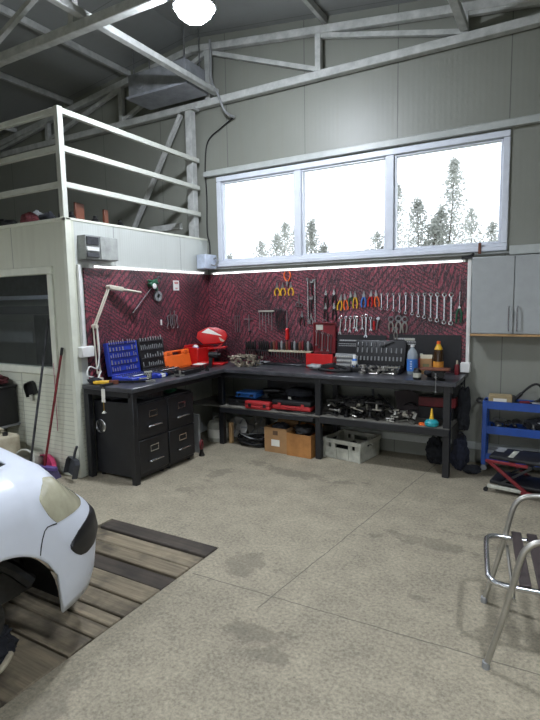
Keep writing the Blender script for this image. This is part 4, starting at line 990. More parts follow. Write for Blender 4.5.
# ------------------------------------------------------------------ by the office front wall
FY = OY-.001
t = thing('jerry_can', 'worn beige plastic canister standing against the office wall behind the car', 'canister', (-4.60, 2.82, 0))
MB().box(-.42, .20, -.12, .12, 0, .40).build('can_body', 'beige', t, bevel=.03, seg=3); MB().lathe([(.022, .395), (.024, .40), (.024, .43), (.005, .432)], 14, None, (.15, 0, 0)).build('cap', 'black_plastic', t)
tag(lump(130, (.20, .10, .03), .4).build('dusty_cloth', 'beige', loc=(-4.76, 2.82, .4005)), 'dusty beige cloth lying on top of the beige canister', 'cloth')
t = thing('parts_bin', 'black bin holding maroon rags against the office wall', 'bin', (-4.90, 3.0, .44))
MB().box(-.30, .25, -.10, .105, -.0, .38).build('bin_body', 'black_plastic', t, bevel=.012, seg=2); MB().box(-.31, .26, -.11, .106, .36, .385).build('rim', 'black_plastic', t, bevel=.005)
tag(lump(131, (.25, .10, .055), .35, 22, 12).build('maroon_rags', 'cloth_maroon', loc=(-4.92, 3.0, .826)), 'maroon and grey rags piled on the black bin', 'rags')
t = thing('wall_bracket', 'grey shelf bracket carrying the black bin on the office wall', 'bracket', (-4.90, 3.0, .42)); MB().box(-.3, .25, -.10, .117, 0, .019).build('shelf_plate', 'grey', t); MB().box(-.02, .02, .10, .117, -.2, -.001).build('wall_leg', 'grey', t)
t = thing('plastic_bucket', 'white bucket lying on its side by the office wall, rim showing', 'bucket', (-4.33, 2.985, .125), rot=(PI/2-.25, 0, .25))
MB().lathe([(.085, -.11), (.11, .10), (.118, .10), (.118, .112), (.106, .112), (.08, -.10), (.005, -.10), (.005, -.11)], 30).build('bucket_body', 'offwhite', t); MB().ring((0, 0, .106), .112, .007, 'z', 30).build('rim', 'white', t)
def scoop(name, lab, loc, rot, r_, depth, m, round_, hl, group=None):
    """dustpan: floor plate, raised rim, hollow handle; local z up the wall, y towards the wall"""
    t = thing(name, lab, 'dustpan', loc, rot=rot, group=group)
    if round_: out = [(-r_, 0), (r_, 0)]+[(r_*math.cos(a), r_*.9*math.sin(a)+.02) for a in [PI*i/16 for i in range(17)]]
    else: out = [(-r_, 0), (r_, 0), (r_*1.0, r_*1.5), (r_*.7, r_*1.9), (-r_*.7, r_*1.9), (-r_, r_*1.5)]
    MB().prism(out, -.006, 0, 'xz').build('pan_plate', m, t)
    rim = MB(); q = out[1:]+[out[0]]
    for a, b in zip(q, q[1:]):
        if a == b: continue
        rim.bar((a[0], -depth/2, a[1]), (b[0], -depth/2, b[1]), depth, .006, up=(b[1]-a[1], 0, a[0]-b[0]) if True else (0, 0, 1))
    rim.build('pan_rim', m, t)
    top = max(z for _, z in out)
    if hl: MB().tube([(0, -depth*.4, top-.002), (0, -depth*.5, top+.05), (.012, -depth*.5, top+hl)], .012, 8, k=3).build('handle', m, t)
    return t
scoop('dustpan', 'pink round dustpan leaning on the office wall behind the broom', (-4.20, 3.06, .055), (-.10, 0, 0), .125, .05, 'pink', True, 0)
scoop('dustpan', 'dark grey dustpan standing upright by the office corner', (-3.83, 3.04, .045), (-.2, .15, -.25), .085, .05, mat('dustpan_grey', (62, 64, 68), .5), False, .12)
t = scoop('dustpan', 'small black dustpan hung crooked on the office wall', (-4.405, FY-.004, .735), (0, -.35, 0), .068, .04, 'black_plastic', False, 0)
MB().box(-.035, -.005, -.03, -.008, -.05, .01).build('handle', 'offwhite', t)
def broom(lab, foot, top, mh, mhead, mbr, rzh, cap=None, hw=.14):
    t = thing('floor_broom', lab, 'broom', foot, group='brooms by the office wall')
    d = Vector(top)-Vector(foot)
    MB().rod((0, 0, .10), d, .011, n=10).build('broom_handle', mh, t); p = d.normalized()
    e = d+p*.07; MB().rod(d+p*.001, e, .013, n=10).build('grip', cap or 'black_plastic', t)
    c, s_ = math.cos(rzh), math.sin(rzh); X = Matrix.Rotation(rzh, 4, 'Z')
    MB().box(-hw, hw, -.022, .022, .07, .105, X).build('broom_head', mhead, t, bevel=.005)
    b = MB(); b.add([(-hw, -.02, .07), (hw, -.02, .07), (hw, .02, .07), (-hw, .02, .07), (-hw-.02, -.045, 0), (hw+.02, -.045, 0), (hw+.02, .04, 0), (-hw-.02, .04, 0)], [(0, 1, 2, 3), (7, 6, 5, 4), (0, 4, 5, 1), (1, 5, 6, 2), (2, 6, 7, 3), (3, 7, 4, 0)], X); b.build('bristles', mbr, t)
broom('broom with long red handle and purple head leaning on the office wall', (-4.15, 2.99, .0), (-3.945, 3.09, 1.14), 'dark_red', 'purple', mat('purple_bristle', (70, 62, 92), .9), .12)
broom('broom with thin dark pole and black bristles beside the red broom', (-4.16, 2.84, .0), (-4.105, 3.09, 1.40), 'dark_steel', 'greasy_dark', 'greasy_dark', -.5)
tag(MB().rod((-4.075, 3.10, .42), (-4.07, 3.10, 1.06), .004, n=6).build('hanging_wire', mat('pink_wire', (186, 130, 140), .5)), 'thin pale pink wire hanging down the office wall by the red broom', 'wire')

# ------------------------------------------------------------------ on the side bench
def lamp():
    t = thing('arm_lamp', 'cream jointed work lamp clamped to the front end of the side bench', 'lamp', (-3.745, 3.335, BT))
    A, B, Cc = Vector((0, 0, .0)), Vector((-.02, 0, .52)), Vector((-.02, .20, .885))
    MB().box(-.03, .03, -.03, .03, .001, .04).build('clamp', 'lamp_metal', t, bevel=.004); MB().rod((0, 0, .04), (0, 0, .10), .012).build('pivot_post', 'lamp_metal', t)
    for s_ in (-.018, .018): MB().rod((0, s_, .08), B+Vector((0, s_, 0)), .007, n=8).build('lower_arm', 'lamp_metal', t)
    MB().rod((.0, .0, .12), (-.008, .03, .30), .010).build('spring', 'steel', t)
    for s_ in (-.014, .012): MB().rod(B+Vector((s_, 0, 0)), Cc+Vector((s_, 0, 0)), .007, n=8).build('upper_arm', 'lamp_metal', t)
    for p in (B, Cc): MB().rod(p+Vector((-.025, 0, 0)), p+Vector((.03, 0, 0)), .020, n=14).build('joint', 'lamp_metal', t)
    MB().bar(Cc+Vector((0, .01, -.005)), Cc+Vector((.06, .12, -.025)), .06, .045).bar(Cc+Vector((.05, .11, -.025)), Cc+Vector((.11, .30, -.055)), .075, .022).build('lamp_head', 'lamp_metal', t, bevel=.008)
    MB().tube([(0, .03, .10), (.03, -.05, .04), (.04, -.10, .06), (.03, -.16, .09), (.02, -.12, .16), (.01, -.02, .14), (0, .02, .3), (-.02, .03, .5)], .006, 6, k=5).build('cord', 'white', t)
lamp()
t = thing('paper_tag', 'white paper tag hanging on a string from the side bench edge', 'tag', (-3.50, 3.155, BT))
MB().box(-.022, .022, -.004, -.002, -.14, -.02).build('tag_card', 'paper', t); MB().rod((0, -.003, -.02), (0, -.003, .02), .002, n=5).build('string', 'beige', t); MB().rod((0, -.003, -.14), (0, -.003, -.22), .002, n=5).build('weight_string', 'yellow', t); MB().lathe([(.022, -.235), (.012, -.225), (.003, -.215)], 10, None, (0, -.003, 0)).build('bell_weight', 'offwhite', t)
tag(MB().box(-.02, .01, -.02, .11, 0, .02).build('tag_peg', 'dark_steel', loc=(-3.50, 3.155, BT+.001)), 'small steel peg holding the white tag at the bench edge', 'peg')
def socket_case(lab, y0, y1, m, depth, ztop, rows, seed):
    t = thing('socket_case', lab, 'socket set', (-3.66, (y0+y1)/2, BT), 0, 'open socket cases on the side bench')
    w_ = (y1-y0)/2; h = ztop-BT
    b = MB().box(0, depth, -w_, w_, 0, .045).build('case_base', m, t, bevel=.006)
    X = Matrix.Translation((-.004, 0, .046)) @ Matrix.Rotation(-.14, 4, 'Y')
    l = MB(); l.box(-.045, 0, -w_, w_, 0, h-.05, X); l.box(0, .012, -w_, -w_+.012, 0, h-.05, X); l.box(0, .012, w_-.012, w_, 0, h-.05, X); l.box(0, .012, -w_+.012, w_-.012, h-.062, h-.05, X); l.box(0, .012, -w_+.012, w_-.012, 0, .012, X)
    lid = l.build('case_lid', m, t, bevel=.003)
    rn = random.Random(seed)
    for r_ in range(rows):
        z = .035+(h-.11)*r_/max(1, rows-1); n = 9 if r_ % 2 else 12
        o = MB(); o.box(.0005, .010, -w_+.02, w_-.02, z-.004, z+.006, X)
        o.build('clip_strip', mat('dark_'+m, (24, 34, 96) if m == 'case_blue' else (70, 71, 74), .5), lid)
        for k in range(n):
            y = -w_+.03+(2*w_-.06)*k/(n-1); 
            if rn.random() < .12: continue
            hh = rn.uniform(.022, .045)
            MB().tube([X @ Vector((.009, y, z+.007)), X @ Vector((.009, y, z+.007+hh))], .0065 if r_ % 2 else .0045, 7).build('bit_socket', 'alu' if m == 'case_blue' else 'grey', lid)
    for r_ in range(3):
        for k in range(12):
            y = -w_+.03+(2*w_-.06)*k/11; x = .05+depth*.28*r_
            MB().rod((x, y, .0455), (x, y, .057+.006*rn.random()), .011 if r_ else .008, n=8).build('socket', 'chrome', b)
    MB().rod((depth-.03, -w_*.8, .055), (depth-.03, w_*.5, .058), .009).build('ratchet', 'chrome', b)
socket_case('open blue socket case standing on the side bench beside the lamp', 3.405, 3.79, 'case_blue', .27, 1.235, 5, 1)
socket_case('open black socket case on the side bench right of the blue one', 3.815, 4.18, 'black_plastic', .25, 1.24, 4, 2)
# small things along the front edge of the side bench
def small(name, lab, cat, mb, m, x, y, z=BT+.0005, rz=0): return tag(mb.build(name, m, loc=(x, y, z), rotz=rz, bevel=0), lab, cat)
t = thing('wire_brush', 'yellow-handled brush lying at the front of the side bench', 'brush', (-3.60, 3.215, BT+.0005), -.85)
MB().bar((-.02, -.06, .022), (.0, .08, .022), .04, .03).build('handle', 'yellow', t, bevel=.006); MB().bar((0, .081, .02), (.01, .16, .02), .035, .035).build('brush_block', 'brown_wood', t); MB().bar((.01, .161, .02), (.03, .40, .018), .022, .022).build('shank', 'greasy_dark', t)
t = thing('checkered_cup', 'small black and white checked tub on the side bench edge', 'tub', (-3.40, 3.62, BT+.0005)); MB().lathe([(.028, 0), (.034, .075), (.036, .075), (.036, .08), (.030, .08), (.026, .004), (.004, .004)], 20).build('tub_body', 'offwhite', t)
o = MB()
for r_ in range(4):
    for k in range(10):
        a = 2*PI*(k+.5*(r_ % 2))/10; o.cbox((.0325*math.cos(a), .0325*math.sin(a), .012+.018*r_), (.006, .006, .009))
o.build('checks', 'black_plastic', t)
t = thing('tissue_pack', 'small blue and white pack on the side bench behind the checked tub', 'pack', (-3.42, 3.80, BT+.0005), .1); MB().box(-.05, .05, -.07, .07, 0, .035).build('pack_body', 'case_blue', t, bevel=.006); MB().box(-.03, .051, -.03, .03, .005, .0355).build('white_band', 'white', t)
t = thing('flat_tool_box', 'flat black box on the side bench in front of the orange case', 'box', (-3.33, 4.12, BT+.0005), .05); MB().box(-.07, .07, -.15, .15, 0, .045).build('box_body', 'black_plastic', t, bevel=.005); MB().box(-.05, .05, -.13, .13, .0452, .052).build('lid_panel', 'greasy', t)
scatter(20, -3.36, -3.20, 3.40, 3.56, BT, .93, 'lying in front of the blue socket case', 'loose parts before the blue case', .7, 12, (.4, .7), 'alu')
scatter(16, -3.40, -3.24, 3.86, 4.02, BT, .93, 'lying in front of the black socket case', 'loose parts before the black case', .7, 13, (.4, .7), 'alu')
scatter(12, -3.42, -3.22, 4.33, 4.42, BT, .93, 'on the side bench in front of the red toolbox', 'loose parts before the red toolbox', .4, 14, (.5, .8))
tag(lump(140, (.06, .05, .03), .35).build('dark_rag', 'cloth_dark', loc=(-3.68, 3.225, BT+.0005)), 'dark rag at the very front of the side bench', 'rag')
# orange case leaning
t = thing('orange_case', 'orange plastic tool case leaning on the side tool board', 'tool case', (-3.66, 4.375, BT+.001), rot=(0, -.22, 0))
b = MB(); b.box(-.03, .03, -.21, .21, 0, .155); b.box(-.03, .03, -.21, -.075, .155, .205); b.box(-.03, .03, .075, .21, .155, .205); b.box(-.03, .03, -.075, .075, .187, .205); b.build('case_shell', 'orange', t, bevel=.006, seg=2)
MB().box(.0301, .034, -.19, .19, .015, .145).build('front_panel', 'orange', t, bevel=.003)
for y in (-.15, .15): MB().box(.0301, .038, y-.02, y+.02, .155, .19).build('latch', mat('dark_orange', (190, 78, 22), .5), t, bevel=.002)
# red toolbox with tilted open lid
t = thing('red_toolbox', 'red metal toolbox with raised tilted lid in the corner of the benches', 'toolbox', (-3.665, 4.76, BT+.001), 0)
b = MB(); b.box(-.10, .10, -.16, .16, 0, .012); b.box(-.10, .10, -.16, -.148, .012, .215); b.box(-.10, .10, .148, .16, .012, .215); b.box(-.10, -.088, -.148, .148, .012, .235); b.box(.088, .10, -.148, .148, .012, .205); b.box(-.088, .088, -.148, .148, .16, .168)
b.build('box_shell', 'red', t, bevel=.004)
X = Matrix.Translation((.10, .13, .300)) @ Matrix.Rotation(.55, 4, 'Z') @ Matrix.Rotation(-.18, 4, 'X')
lid = MB().prism([(-.18, .0), (-.165, .07), (-.05, .125), (.06, .12), (.15, .085), (.185, .02), (.14, -.06), (-.10, -.075)], -.05, .05, 'xz', X).build('lid', 'red', t, bevel=.008, seg=2)
MB().prism([(-.12, .065), (-.04, .112), (.12, .02), (-.02, .045)], -.0535, -.0505, 'xz', X).build('white_sheet', 'paper', lid)['label'] = 'white paper sheet on the lid'
MB().prism([(.08, .01), (.15, -.035), (.13, -.05), (.10, -.04)], -.0535, -.0505, 'xz', X).build('torn_label', 'beige', lid)
MB().bar((.10, .06, .19), (.29, .14, .20), .15, .014).bar((.10, .06, .12), (.22, .16, .235), .10, .010).build('cantilever_tray', 'red', t, bevel=.003)
MB().bar((.101, .06, .012), (.29, .12, .012), .20, .018).box(.101, .24, -.15, -.05, .003, .05).build('open_drawer', 'red', t, bevel=.003)
tag(MB().box(-.055, .055, -.07, .07, 0, .004).build('paper_sheet', 'paper', loc=(-3.46, 4.50, BT+.0465), rot=(0, .0, .2)), 'white paper lying on the red drawer before the toolbox', 'paper')
tag(MB().box(-.07, .07, -.09, .09, 0, .045).build('red_tin', 'dark_red', bevel=.004, loc=(-3.46, 4.50, BT+.0005), rotz=.2), 'flat red tin under the white paper before the toolbox', 'tin')
t = thing('spray_bulb', 'small blue and white ball-shaped can on the red toolbox', 'can', (-3.665, 4.70, BT+.1695)); MB().ball((0, 0, .035), .035, 14, 10).build('ball_body', 'white', t); MB().ring((0, 0, .035), .032, .008, 'z', 16).build('blue_band', 'case_blue', t)
t = thing('air_tool', 'black air tool standing before the red toolbox', 'air tool', (-3.38, 4.60, BT+.001), .4); MB().rod((-.02, 0, .14), (.08, 0, .14), .035, n=14).rod((.08, 0, .14), (.11, 0, .14), .018).build('tool_body', 'greasy_dark', t); MB().bar((0, 0, .12), (-.01, 0, 0), .04, .035).build('grip', 'black_plastic', t)
scatter(190, -3.27, -2.92, 4.72, 5.0, BT, 1.0, 'in the pile of metal parts in the bench corner', 'metal parts piled in the bench corner', .85, 15, (.4, .7), 'worn_metal')
tag(MB().rod((-2.96, 4.73, BT+.008), (-2.66, 4.70, BT+.008), .006).build('steel_rod', 'steel'), 'thin steel rod lying right of the pile in the bench corner', 'rod')
# ------------------------------------------------------------------ tools hung on the side board
SX = PS+.001
t = thing('paint_gauge', 'dark green spray gun with white dial and long thin tube hung on the side board', 'spray gun', (SX, 4.13, 1.78))
MB().bar((.03, -.05, .0), (.03, .06, .05), .05, .04).bar((.03, .0, .03), (.03, .07, -.05), .035, .03).rod((.03, -.06, .05), (.03, .09, .02), .014).build('gun_body', 'green', t, bevel=.004)
MB().rod((.03, -.02, -.03), (.03, -.30, -.28), .006, n=8).build('long_tube', 'chrome', t); MB().lathe([(.005, 0), (.026, 0), (.03, .008), (.026, .016), (.005, .016)], 20, Matrix.Translation((.05, .0, -.01)) @ Matrix.Rotation(PI/2, 4, 'Y')).build('dial', 'white', t)
MB().tube([(.03, .04, .06), (.035, .10, .09), (.03, .13, .07)], .009, 6, k=3).build('lever', 'dark_steel', t)
t = thing('tape_roll', 'grey tape roll hung on the side board under the spray gun', 'tape', (SX+.0, 4.225, 1.668)); MB().lathe([(.026, 0), (.055, 0), (.055, .025), (.026, .025), (.026, 0)], 26, Matrix.Translation((.002, 0, 0)) @ Matrix.Rotation(PI/2, 4, 'Y')).build('tape_ring', 'grey', t); MB().rod((0, 0, .024), (.035, 0, .028), .004, n=6).build('hook', 'steel', t)
t = thing('notice_card', 'small white card with red print pinned on the side board', 'card', (SX, 4.545, 1.785)); MB().box(.0, .006, -.047, .047, -.055, .055).build('card_sheet', 'white', t)
for z, w_ in ((.036, .034), (.022, .03), (-.03, .02)): MB().box(.0061, .0075, -w_, w_, z-.004, z+.004).build('printed_line', mat('print_red', (196, 70, 70), .7), t)
for i, (y, lab) in enumerate(((4.405, 'small steel three-leg puller hung on the side board, left of its pair'), (4.475, 'small steel three-leg puller hung on the side board, right of its pair'))):
    t = thing('gear_puller', lab, 'puller', (SX+.02, y, 1.41), group='gear pullers on the side board'); MB().rod((0, 0, -.07), (0, 0, .10), .006).build('screw', 'steel', t)
    for s_ in (-1, 1): MB().tube([(0, s_*.008, .05), (0, s_*.045, .035), (0, s_*.035, -.03), (0, s_*.055, -.08), (0, s_*.04, -.10)], .006, 6, k=3).build('leg', 'steel', t)
    MB().rod((-.02, 0, .08), (.01, 0, .085), .003, n=6).build('peg', 'steel', t)
tag(MB().box(0, .012, -.01, .01, -.03, .03).build('white_clip', 'white', bevel=.003, loc=(SX, 4.27, 1.385)), 'tiny white clip on the side board left of the pullers', 'clip')

# ------------------------------------------------------------------ tools hung on the back board
BY = PB-.001
def hook(mb, x, z, l=.03): mb.rod((x, 0, z), (x, -l, z+.004), .003, n=6); return mb
def spanner(L_, w_, open_end=False):
    o = MB(); R_ = w_*.62
    o.ring((0, -.018, -R_), R_, w_*.23, 'y', 16, 8)
    o.prism([(-w_*.27, -R_*1.85), (w_*.27, -R_*1.85), (w_*.24, -L_*.5), (w_*.27, -L_+R_*1.8), (-w_*.27, -L_+R_*1.8), (-w_*.24, -L_*.5)], -.021, -.015, 'xz')
    if open_end:
        z = -L_+R_*.9
        o.prism([(-w_*.27, z+R_*1.0), (w_*.27, z+R_*1.0), (w_*.75, z+.2*R_), (w_*.65, z-.9*R_), (w_*.28, z-.9*R_), (w_*.25, z-.1*R_), (-w_*.25, z-.1*R_), (-w_*.28, z-.9*R_), (-w_*.65, z-.9*R_), (-w_*.75, z+.2*R_)], -.022, -.014, 'xz')
    else: o.ring((0, -.018, -L_+R_), R_, w_*.25, 'y', 16, 8)
    return o
sp_x = [-1.612, -1.549, -1.487, -1.425, -1.364, -1.299, -1.239, -1.180, -1.120, -1.059, -.993, -.930]
sp_t = [1.644, 1.643, 1.641, 1.640, 1.638, 1.637, 1.636, 1.634, 1.633, 1.632, 1.630, 1.629]
sp_b = [1.487, 1.481, 1.471, 1.461, 1.444, 1.434, 1.413, 1.398, 1.374, 1.364, 1.345, 1.336]
for i in range(12):
    L_ = sp_t[i]-sp_b[i]+.012; w_ = .016+.0012*i
    t = thing('ring_spanner', ('shortest chrome ring spanner, leftmost of the long row' if i == 0 else ('longest chrome ring spanner, rightmost of the row' if i == 11 else 'chrome ring spanner, '+from_left(i)+' in the row of twelve')), 'spanner', (sp_x[i], BY, sp_t[i]+.01), group='row of chrome ring spanners')
    spanner(L_, w_).build('spanner_body', 'chrome', t); hook(MB(), 0, -w_*.35).build('peg', 'dark_steel', t)
def pliers(hm, L_=.15, spread=.035, jm='steel', up=True):
    """jaw above, handles hanging; local z down from pivot"""
    j = MB(); j.prism([(-.012, -.012), (.012, -.012), (.015, .008), (.008, .03), (.003, .055), (-.003, .055), (-.008, .03), (-.015, .008)], -.020, -.008, 'xz'); j.rod((0, -.022, 0), (0, -.006, 0), .009, n=10)
    hs = []
    for s_ in (-1, 1):
        h = MB(); h.tube([(s_*.006, -.014, -.008), (s_*spread*.75, -.014, -L_*.32), (s_*spread, -.014, -L_*.62), (s_*spread*.7, -.014, -L_*.95)], [.0065]*4 if False else .0075, 8, k=4); hs.append(h)
    return j, hs
def put_pliers(lab, x, z, hm, L_=.15, spread=.03, jm='steel', tilt=0, grp='pliers on the back board'):
    t = thing('pliers', lab, 'pliers', (x, BY, z), rot=(0, tilt, 0), group=grp); j, hs = pliers(hm, L_, spread)
    j.build('jaws', jm, t)
    for h in hs: h.build('handle', hm, t)
    hook(MB(), 0, -.02, .02).build('peg', 'dark_steel', t)
    return t
for x, lab in ((-2.825, 'yellow-handled pliers, leftmost of the three high on the back board'), (-2.750, 'yellow-handled pliers, middle of the three high on the back board'), (-2.650, 'yellow-handled pliers, rightmost of the three high on the back board')): put_pliers(lab, x, 1.745, 'yellow', .10, .032)
t = put_pliers('orange-red handled pliers hung upside down above the yellow pliers', -2.694, 1.80, 'orange', .12, .04, tilt=PI)
t = thing('tin_snips', 'grey snips hung on the back board left of the long bars', 'snips', (-2.55, BY, 1.60)); o = MB(); o.ring((-.018, -.015, -.05), .022, .006, 'y', 14); o.ring((.018, -.015, -.06), .020, .006, 'y', 14); o.bar((-.01, -.015, -.03), (.008, -.015, .07), .012, .006).bar((.01, -.015, -.04), (-.006, -.015, .07), .012, .006); o.build('snips_body', 'steel', t); hook(MB(), 0, .03, .02).build('peg', 'dark_steel', t)
for x, z0, z1, lab in ((-2.438, 1.333, 1.835, 'long upright chrome bar on the back board, left of the pair'), (-2.353, 1.312, 1.822, 'long upright chrome bar on the back board, right of the pair')):
    t = thing('breaker_bar', lab, 'bar', (x, BY, z0), group='long chrome bars'); MB().rod((0, -.018, 0), (0, -.018, z1-z0-.03), .008, n=10).build('shaft', 'chrome', t); MB().box(-.014, .014, -.03, -.005, z1-z0-.03, z1-z0).build('square_drive', 'steel', t, bevel=.003)
for x, z, lab in ((-2.40, 1.60, 'dark adjustable wrench hung between the two long chrome bars'), (-2.395, 1.78, 'short dark wrench hung high between the two long chrome bars')):
    t = thing('adjustable_wrench', lab, 'wrench', (x, BY, z)); MB().bar((0, -.016, 0), (0, -.016, -.13), .016, .008).build('handle', 'dark_steel', t); MB().prism([(-.02, 0), (.02, 0), (.024, .03), (.008, .045), (.006, .02), (-.008, .02), (-.018, .045)], -.024, -.008, 'xz').build('jaws', 'steel', t)
for i, (x, z) in enumerate(((-2.225, 1.655), (-2.132, 1.655), (-2.230, 1.505), (-2.131, 1.505))):
    put_pliers('black-handled pliers, '+('upper left', 'upper right', 'lower left', 'lower right')[i]+' of the four right of the long bars', x, z, 'black_plastic', .14, .022, 'chrome')
for x, z, m_, L_, lab, tl in ((-2.058, 1.595, 'yellow', .12, 'yellow-orange handled pliers, leftmost of the bright-coloured row', .15), (-2.005, 1.60, 'orange', .12, 'orange handled pliers beside the leftmost yellow ones', -.1), (-1.945, 1.625, 'green', .11, 'small green handled pliers between two yellow pairs', 0), (-1.895, 1.625, 'yellow', .13, 'yellow handled pliers right of the green ones', 0),
        (-1.80, 1.625, 'sky_blue', .12, 'blue handled pliers on the back board', .05), (-1.725, 1.63, 'red', .12, 'red handled pliers right of the blue ones', .1), (-1.668, 1.63, 'orange', .12, 'orange-red handled pliers, rightmost of the bright-coloured row', -.1)):
    put_pliers(lab, x, z, m_, L_, .024, 'steel', tl)
t = thing('long_nose_pliers', 'chrome tool above green handles at the right end of the back board', 'pliers', (-.855, BY, 1.50)); MB().bar((0, -.016, 0), (.004, -.016, .15), .022, .010).rod((0, -.026, .0), (0, -.006, 0), .014).build('jaws', 'chrome', t, bevel=.003)
for s_ in (-1, 1): MB().tube([(s_*.005, -.016, -.012), (s_*.022, -.016, -.06), (s_*.02-.006, -.016, -.145)], .009, 8, k=4).build('handle', 'green', t)
hook(MB(), 0, .13, .022).build('peg', 'dark_steel', t)
# lower row of open spanners
for i, (x, zt, zb, tl) in enumerate(((-2.05, 1.411, 1.229, .09), (-1.995, 1.411, 1.27, .05), (-1.945, 1.411, 1.252, .05), (-1.90, 1.411, 1.29, .02), (-1.873, 1.411, 1.264, .03), (-1.815, 1.421, 1.28, .0), (-1.772, 1.431, 1.202, .03), (-1.725, 1.405, 1.27, -.02))):
    t = thing('open_spanner', 'bright open-ended spanner, '+from_left(i)+' in the lower row', 'spanner', (x, BY, zt+.005), rot=(0, tl, 0), group='lower row of open-ended spanners'); spanner(zt-zb+.01, .022+.004*(i in (0, 6)), True).build('spanner_body', 'chrome', t); hook(MB(), 0, -.006).build('peg', 'dark_steel', t)
t = thing('screwdriver', 'red-handled screwdriver hung among the lower row of spanners', 'screwdriver', (-1.69, BY, 1.40)); MB().rod((0, -.016, -.12), (0, -.016, -.03), .011).build('handle', 'red', t); MB().rod((0, -.016, -.03), (0, -.016, 0), .004).build('shaft', 'steel', t)
t = thing('ratchet_handle', 'chrome ratchet tilted at the right end of the lower row', 'ratchet', (-1.645, BY, 1.385), rot=(0, .18, 0)); MB().rod((0, -.016, -.11), (0, -.016, 0), .009).build('handle', 'steel', t); MB().lathe([(.005, 0), (.018, 0), (.018, .02), (.005, .02)], 16, Matrix.Translation((0, -.004, .01)) @ Matrix.Rotation(PI/2, 4, 'X')).build('ratchet_head', 'chrome', t)
# locking pliers
for x, z, s_, lab in ((-1.512, 1.40, 1.0, 'locking pliers, leftmost of the group under the ring spanners'), (-1.435, 1.41, 1.15, 'biggest locking pliers with round jaw, middle of the group'), (-1.372, 1.40, 1.05, 'locking pliers, rightmost of the group under the ring spanners'), (-1.462, 1.30, .8, 'small locking pliers hung low under the others')):
    t = thing('locking_pliers', lab, 'locking pliers', (x, BY, z), group='locking pliers'); o = MB(); o.ring((0, -.016, -.012), .024, .0075, 'y', 14); o.rod((0, -.028, -.04), (0, -.004, -.04), .012); o.build('jaws', 'steel', t)
    for q in (-1, 1): MB().tube([(q*.008, -.016, -.04), (q*.022, -.016, -.08), (q*.014, -.016, -.14)], .008, 8, k=3).build('handle', 'alu', t)
    t.scale = (s_, 1, s_)
# T-handle keys on a bar, dark keys, red screwdriver, hooks
t = thing('key_rail', 'pale rail carrying five hanging T-keys left on the back board', 'rail', (-2.973, BY, 1.478)); MB().box(-.10, .10, -.03, 0, -.008, .008).build('rail_bar', 'offwhite', t, bevel=.002)
for i in range(5):
    x = -3.06+i*.040; t = thing('hex_key', 'thin steel T-key, '+from_left(i)+' on the pale rail', 'hex key', (x, BY-.018, 1.469), group='T-keys on the pale rail'); L_ = (.20, .17, .24, .15, .21)[i]
    MB().rod((0, 0, -.012), (0, 0, -L_), .0042, n=8).build('shaft', 'steel', t); MB().rod((-.014, 0, -.006), (.014, 0, -.006), .005, n=8).build('cross_handle', 'steel', t)
for i in range(6):
    x = -2.845+i*.022; L_ = (.20, .26, .23, .27, .22, .25)[i]; t = thing('dark_spanner', 'dark steel spanner, '+from_left(i)+' in the bunch left of the red screwdriver', 'spanner', (x, BY-.002*(i % 2), 1.51-.008*(i % 3)), group='bunch of dark spanners'); spanner(L_, .016).build('spanner_body', 'dark_steel', t); hook(MB(), 0, -.006).build('peg', 'dark_steel', t)
t = thing('screwdriver', 'large screwdriver with red handle down, hung on the back board', 'screwdriver', (-2.702, BY-.02, 1.15)); MB().lathe([(.012, 0), (.022, .01), (.024, .05), (.019, .10), (.022, .12), (.012, .135)], 14).build('handle', 'red', t); MB().rod((0, 0, .135), (0, 0, .33), .006).build('shaft', 'steel', t); MB().rod((0, .019, .30), (0, -.012, .30), .003, n=6).build('peg', 'steel', t)
for i, x in enumerate((-3.405, -3.375, -3.345)):
    t = thing('pick_hook', 'thin steel hook tool, '+from_left(i)+' of three, left end of back board', 'hook', (x, BY, 1.42), group='hook tools'); MB().tube([(0, -.012, -.19), (0, -.012, -.02), (.006, -.012, 0), (.016, -.012, -.004)], .004, 6, k=3).build('shaft', 'steel', t); hook(MB(), .006, -.01, .016).build('peg', 'dark_steel', t)
t = thing('tee_wrench', 'steel T-shaped wrench with dark foot hung left on the back board', 'wrench', (-3.207, BY-.018, 1.25)); MB().rod((0, 0, 0), (0, 0, .19), .007).build('shaft', 'steel', t); MB().rod((-.07, 0, .135), (.06, 0, .135), .006).build('cross_handle', 'steel', t); MB().rod((0, 0, -.02), (0, 0, .0), .016).build('socket', 'dark_steel', t); MB().rod((0, .017, .18), (0, -.012, .18), .003, n=6).build('peg', 'steel', t)
put_pliers('black pliers with open handles hung under the snips', -2.513, 1.42, 'black_plastic', .12, .03, 'steel'); put_pliers('small bright pliers hung between the bottoms of the long bars', -2.402, 1.40, 'steel', .07, .02, 'chrome')
